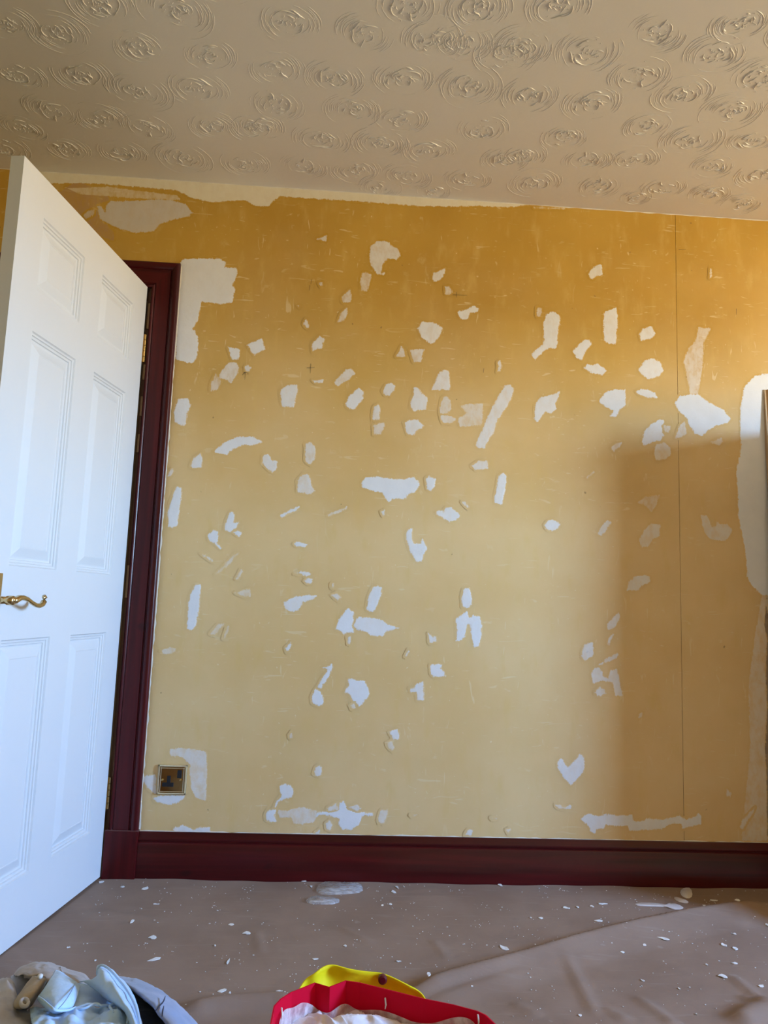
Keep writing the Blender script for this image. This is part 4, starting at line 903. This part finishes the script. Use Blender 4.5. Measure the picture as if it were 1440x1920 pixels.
# ---------------------------------------------------------------- heap of clothes
def cr(p0, p1, p2, p3, t): return .5*((2*p1)+(p2-p0)*t+(2*p0-5*p1+4*p2-p3)*t*t+(3*p1-p0-3*p2+p3)*t**3)
def loft(name, rows, mat, parent, n=7, m=7, rough=.0, skirt=None, seed=0, th=.002, front=False, tail=False):
    G = np.array(rows, float)
    if front:                                    # the near edge falls to the floor
        r1 = G[-1].copy(); r1[:, 1] -= .045; r1[:, 2] *= .62; r2 = G[-1].copy(); r2[:, 1] -= .075; r2[:, 2] = .016
        G = np.concatenate([G, [r1], [r2]])
    if tail:
        c1 = G[:, -1:].copy(); c1[..., 1] -= .04; c1[..., 2] *= .6; c2 = G[:, -1:].copy(); c2[..., 1] -= .07; c2[..., 2] = .016
        G = np.concatenate([G, c1, c2], 1)
    if skirt is not None:                        # let the outer edge hang to the floor
        g0 = G[0].copy(); g0[:, 2] = .014; g0[:, 1] += skirt; mid = (g0+G[0])/2; mid[:, 1] += skirt*.4
        G = np.concatenate([[g0], [mid], G])
    def up(A, k):
        out = []
        for i in range(len(A)-1):
            p0 = A[i-1] if i else 2*A[0]-A[1]; p3 = A[i+2] if i+2 < len(A) else 2*A[-1]-A[-2]
            for q in range(k): out.append(cr(p0, A[i], A[i+1], p3, q/k))
        out.append(A[-1]); return np.array(out)
    G = up(G, n); G = np.swapaxes(up(np.swapaxes(G, 0, 1), m), 0, 1)
    if rough:
        for i in range(G.shape[0]):
            for j in range(G.shape[1]):
                x, y, z = G[i, j]
                G[i, j, 2] = max(.010, z+rough*(noise_(Vector((x*34+seed, y*34, z*20)))+.6*noise_(Vector((x*80, y*80+seed, 3)))))
    a, b_ = G.shape[:2]; I = np.arange(a*b_).reshape(a, b_)
    F = np.stack([I[:-1,:-1], I[1:,:-1], I[1:,1:], I[:-1,1:]], -1).reshape(-1, 4).tolist()
    o = mesh(name, G.reshape(-1, 3)-np.array(parent.location if parent else (0,0,0)), F, mat, parent, True)
    md = o.modifiers.new('thickness', 'SOLIDIFY'); md.thickness = th; md.offset = 0
    return o
M_BLUE = cloth_mat('pale_blue_cotton', (.50,.71,.97), (.58,.77,.98))
M_DENIM = cloth_mat('grey_blue_denim', (.29,.35,.50), (.38,.43,.57))
M_NAVY = cloth_mat('dark_navy_cloth', (.020,.025,.05), (.03,.035,.065))
M_TAUPE = cloth_mat('taupe_cotton', (.42,.36,.32), (.52,.45,.41))
M_TAN = cloth_mat('tan_cotton', (.42,.33,.23), (.50,.41,.30))
M_GREYC = cloth_mat('pale_grey_cotton', (.50,.48,.50), (.60,.58,.60))
jn = tag(empty('denim_garment', (.40, -1.0, 0)), 'grey-blue garment draped at the right of the clothes heap', 'garment', 'clothes heaped on the floor')
loft('outer_fold', SHEET_JEANS, M_DENIM, jn, rough=.003, skirt=.02, seed=1, th=.003, tail=True)
loft('dark_inner_sheet', SHEET_JEANS_IN, M_NAVY, jn, rough=.002, seed=2, tail=True)  # near-black navy sheet set inside the denim fold
sh = tag(empty('blue_shirt', (.30, -1.08, 0)), 'pale blue shirt crumpled on top of the clothes heap', 'shirt', 'clothes heaped on the floor')
loft('collar', SHEET_COLLAR, M_BLUE, sh, rough=.0022, seed=3, tail=True)
loft('cuff', SHEET_CUFF, M_BLUE, sh, rough=.001, seed=4)
loft('sleeve_fold', SHEET_SHEET, M_BLUE, sh, rough=.002, seed=5)
loft('shirt_body', SHEET_LOWER, M_BLUE, sh, rough=.010, seed=6, n=12, m=12, front=True)
tp = tag(empty('taupe_garment', (.25, -.95, 0)), 'taupe garment bunched behind the pale blue shirt', 'garment', 'clothes heaped on the floor')
loft('outer_fold', SHEET_TAUPE, M_TAUPE, tp, rough=.0035, skirt=.015, seed=7)
loft('inner_fold', SHEET_CAVITY, M_TAUPE, tp, rough=.003, skirt=.0, seed=8)
loft('rolled_sleeve', SHEET_ROLL, M_TAN, tp, rough=.0012, seed=9)
M_SEAM = cloth_mat('blue_seam', (.20,.27,.42), (.26,.33,.48))
HEMP = {'cuff_seam': (sh, M_SEAM, .0007), 'collar_hem': (sh, M_BLUE, .0022), 'jeans_crease': (jn, M_NAVY, .0013), 'hem': (sh, M_BLUE, .0022), 'cuff_edge': (sh, M_BLUE, .0020), 'taupe_edge': (tp, M_TAUPE, .0018)}  # navy crease tubes paint the shade of the denim folds
for nm, pts in HEMS:
    par, mt_, rd_ = HEMP[nm]
    pp = [p-Vector(par.location) for p in spline(pts, 5)]
    MB().tube(pp, [rd_*(.5+.5*min(1, min(i, len(pp)-1-i)/3)) for i in range(len(pp))], 8).build({'jeans_crease': 'crease_shade', 'taupe_edge': 'edge_roll'}.get(nm, nm), mt_, par, True)
MB().tube([Vector(p)-Vector(tp.location) for p in spline(ROLL_RING, 3)], .0032, 8).build('white_cuff_ring', M_GREYC, tp, True)
bp = Vector(BUTTON)-Vector(tp.location)
MB().tube([bp, bp+Vector((.001,-.002,.003)), bp+Vector((.001,-.003,.005))], [.0045,.005,.003], 10).build('button', M_FLAKE, tp, True)
gr = tag(empty('grey_garment', (.16, -1.05, 0)), 'pale grey garment at the left end of the clothes heap', 'garment', 'clothes heaped on the floor')
loft('outer_fold', SHEET_LEFT, M_GREYC, gr, rough=.006, skirt=.01, seed=10, front=True)
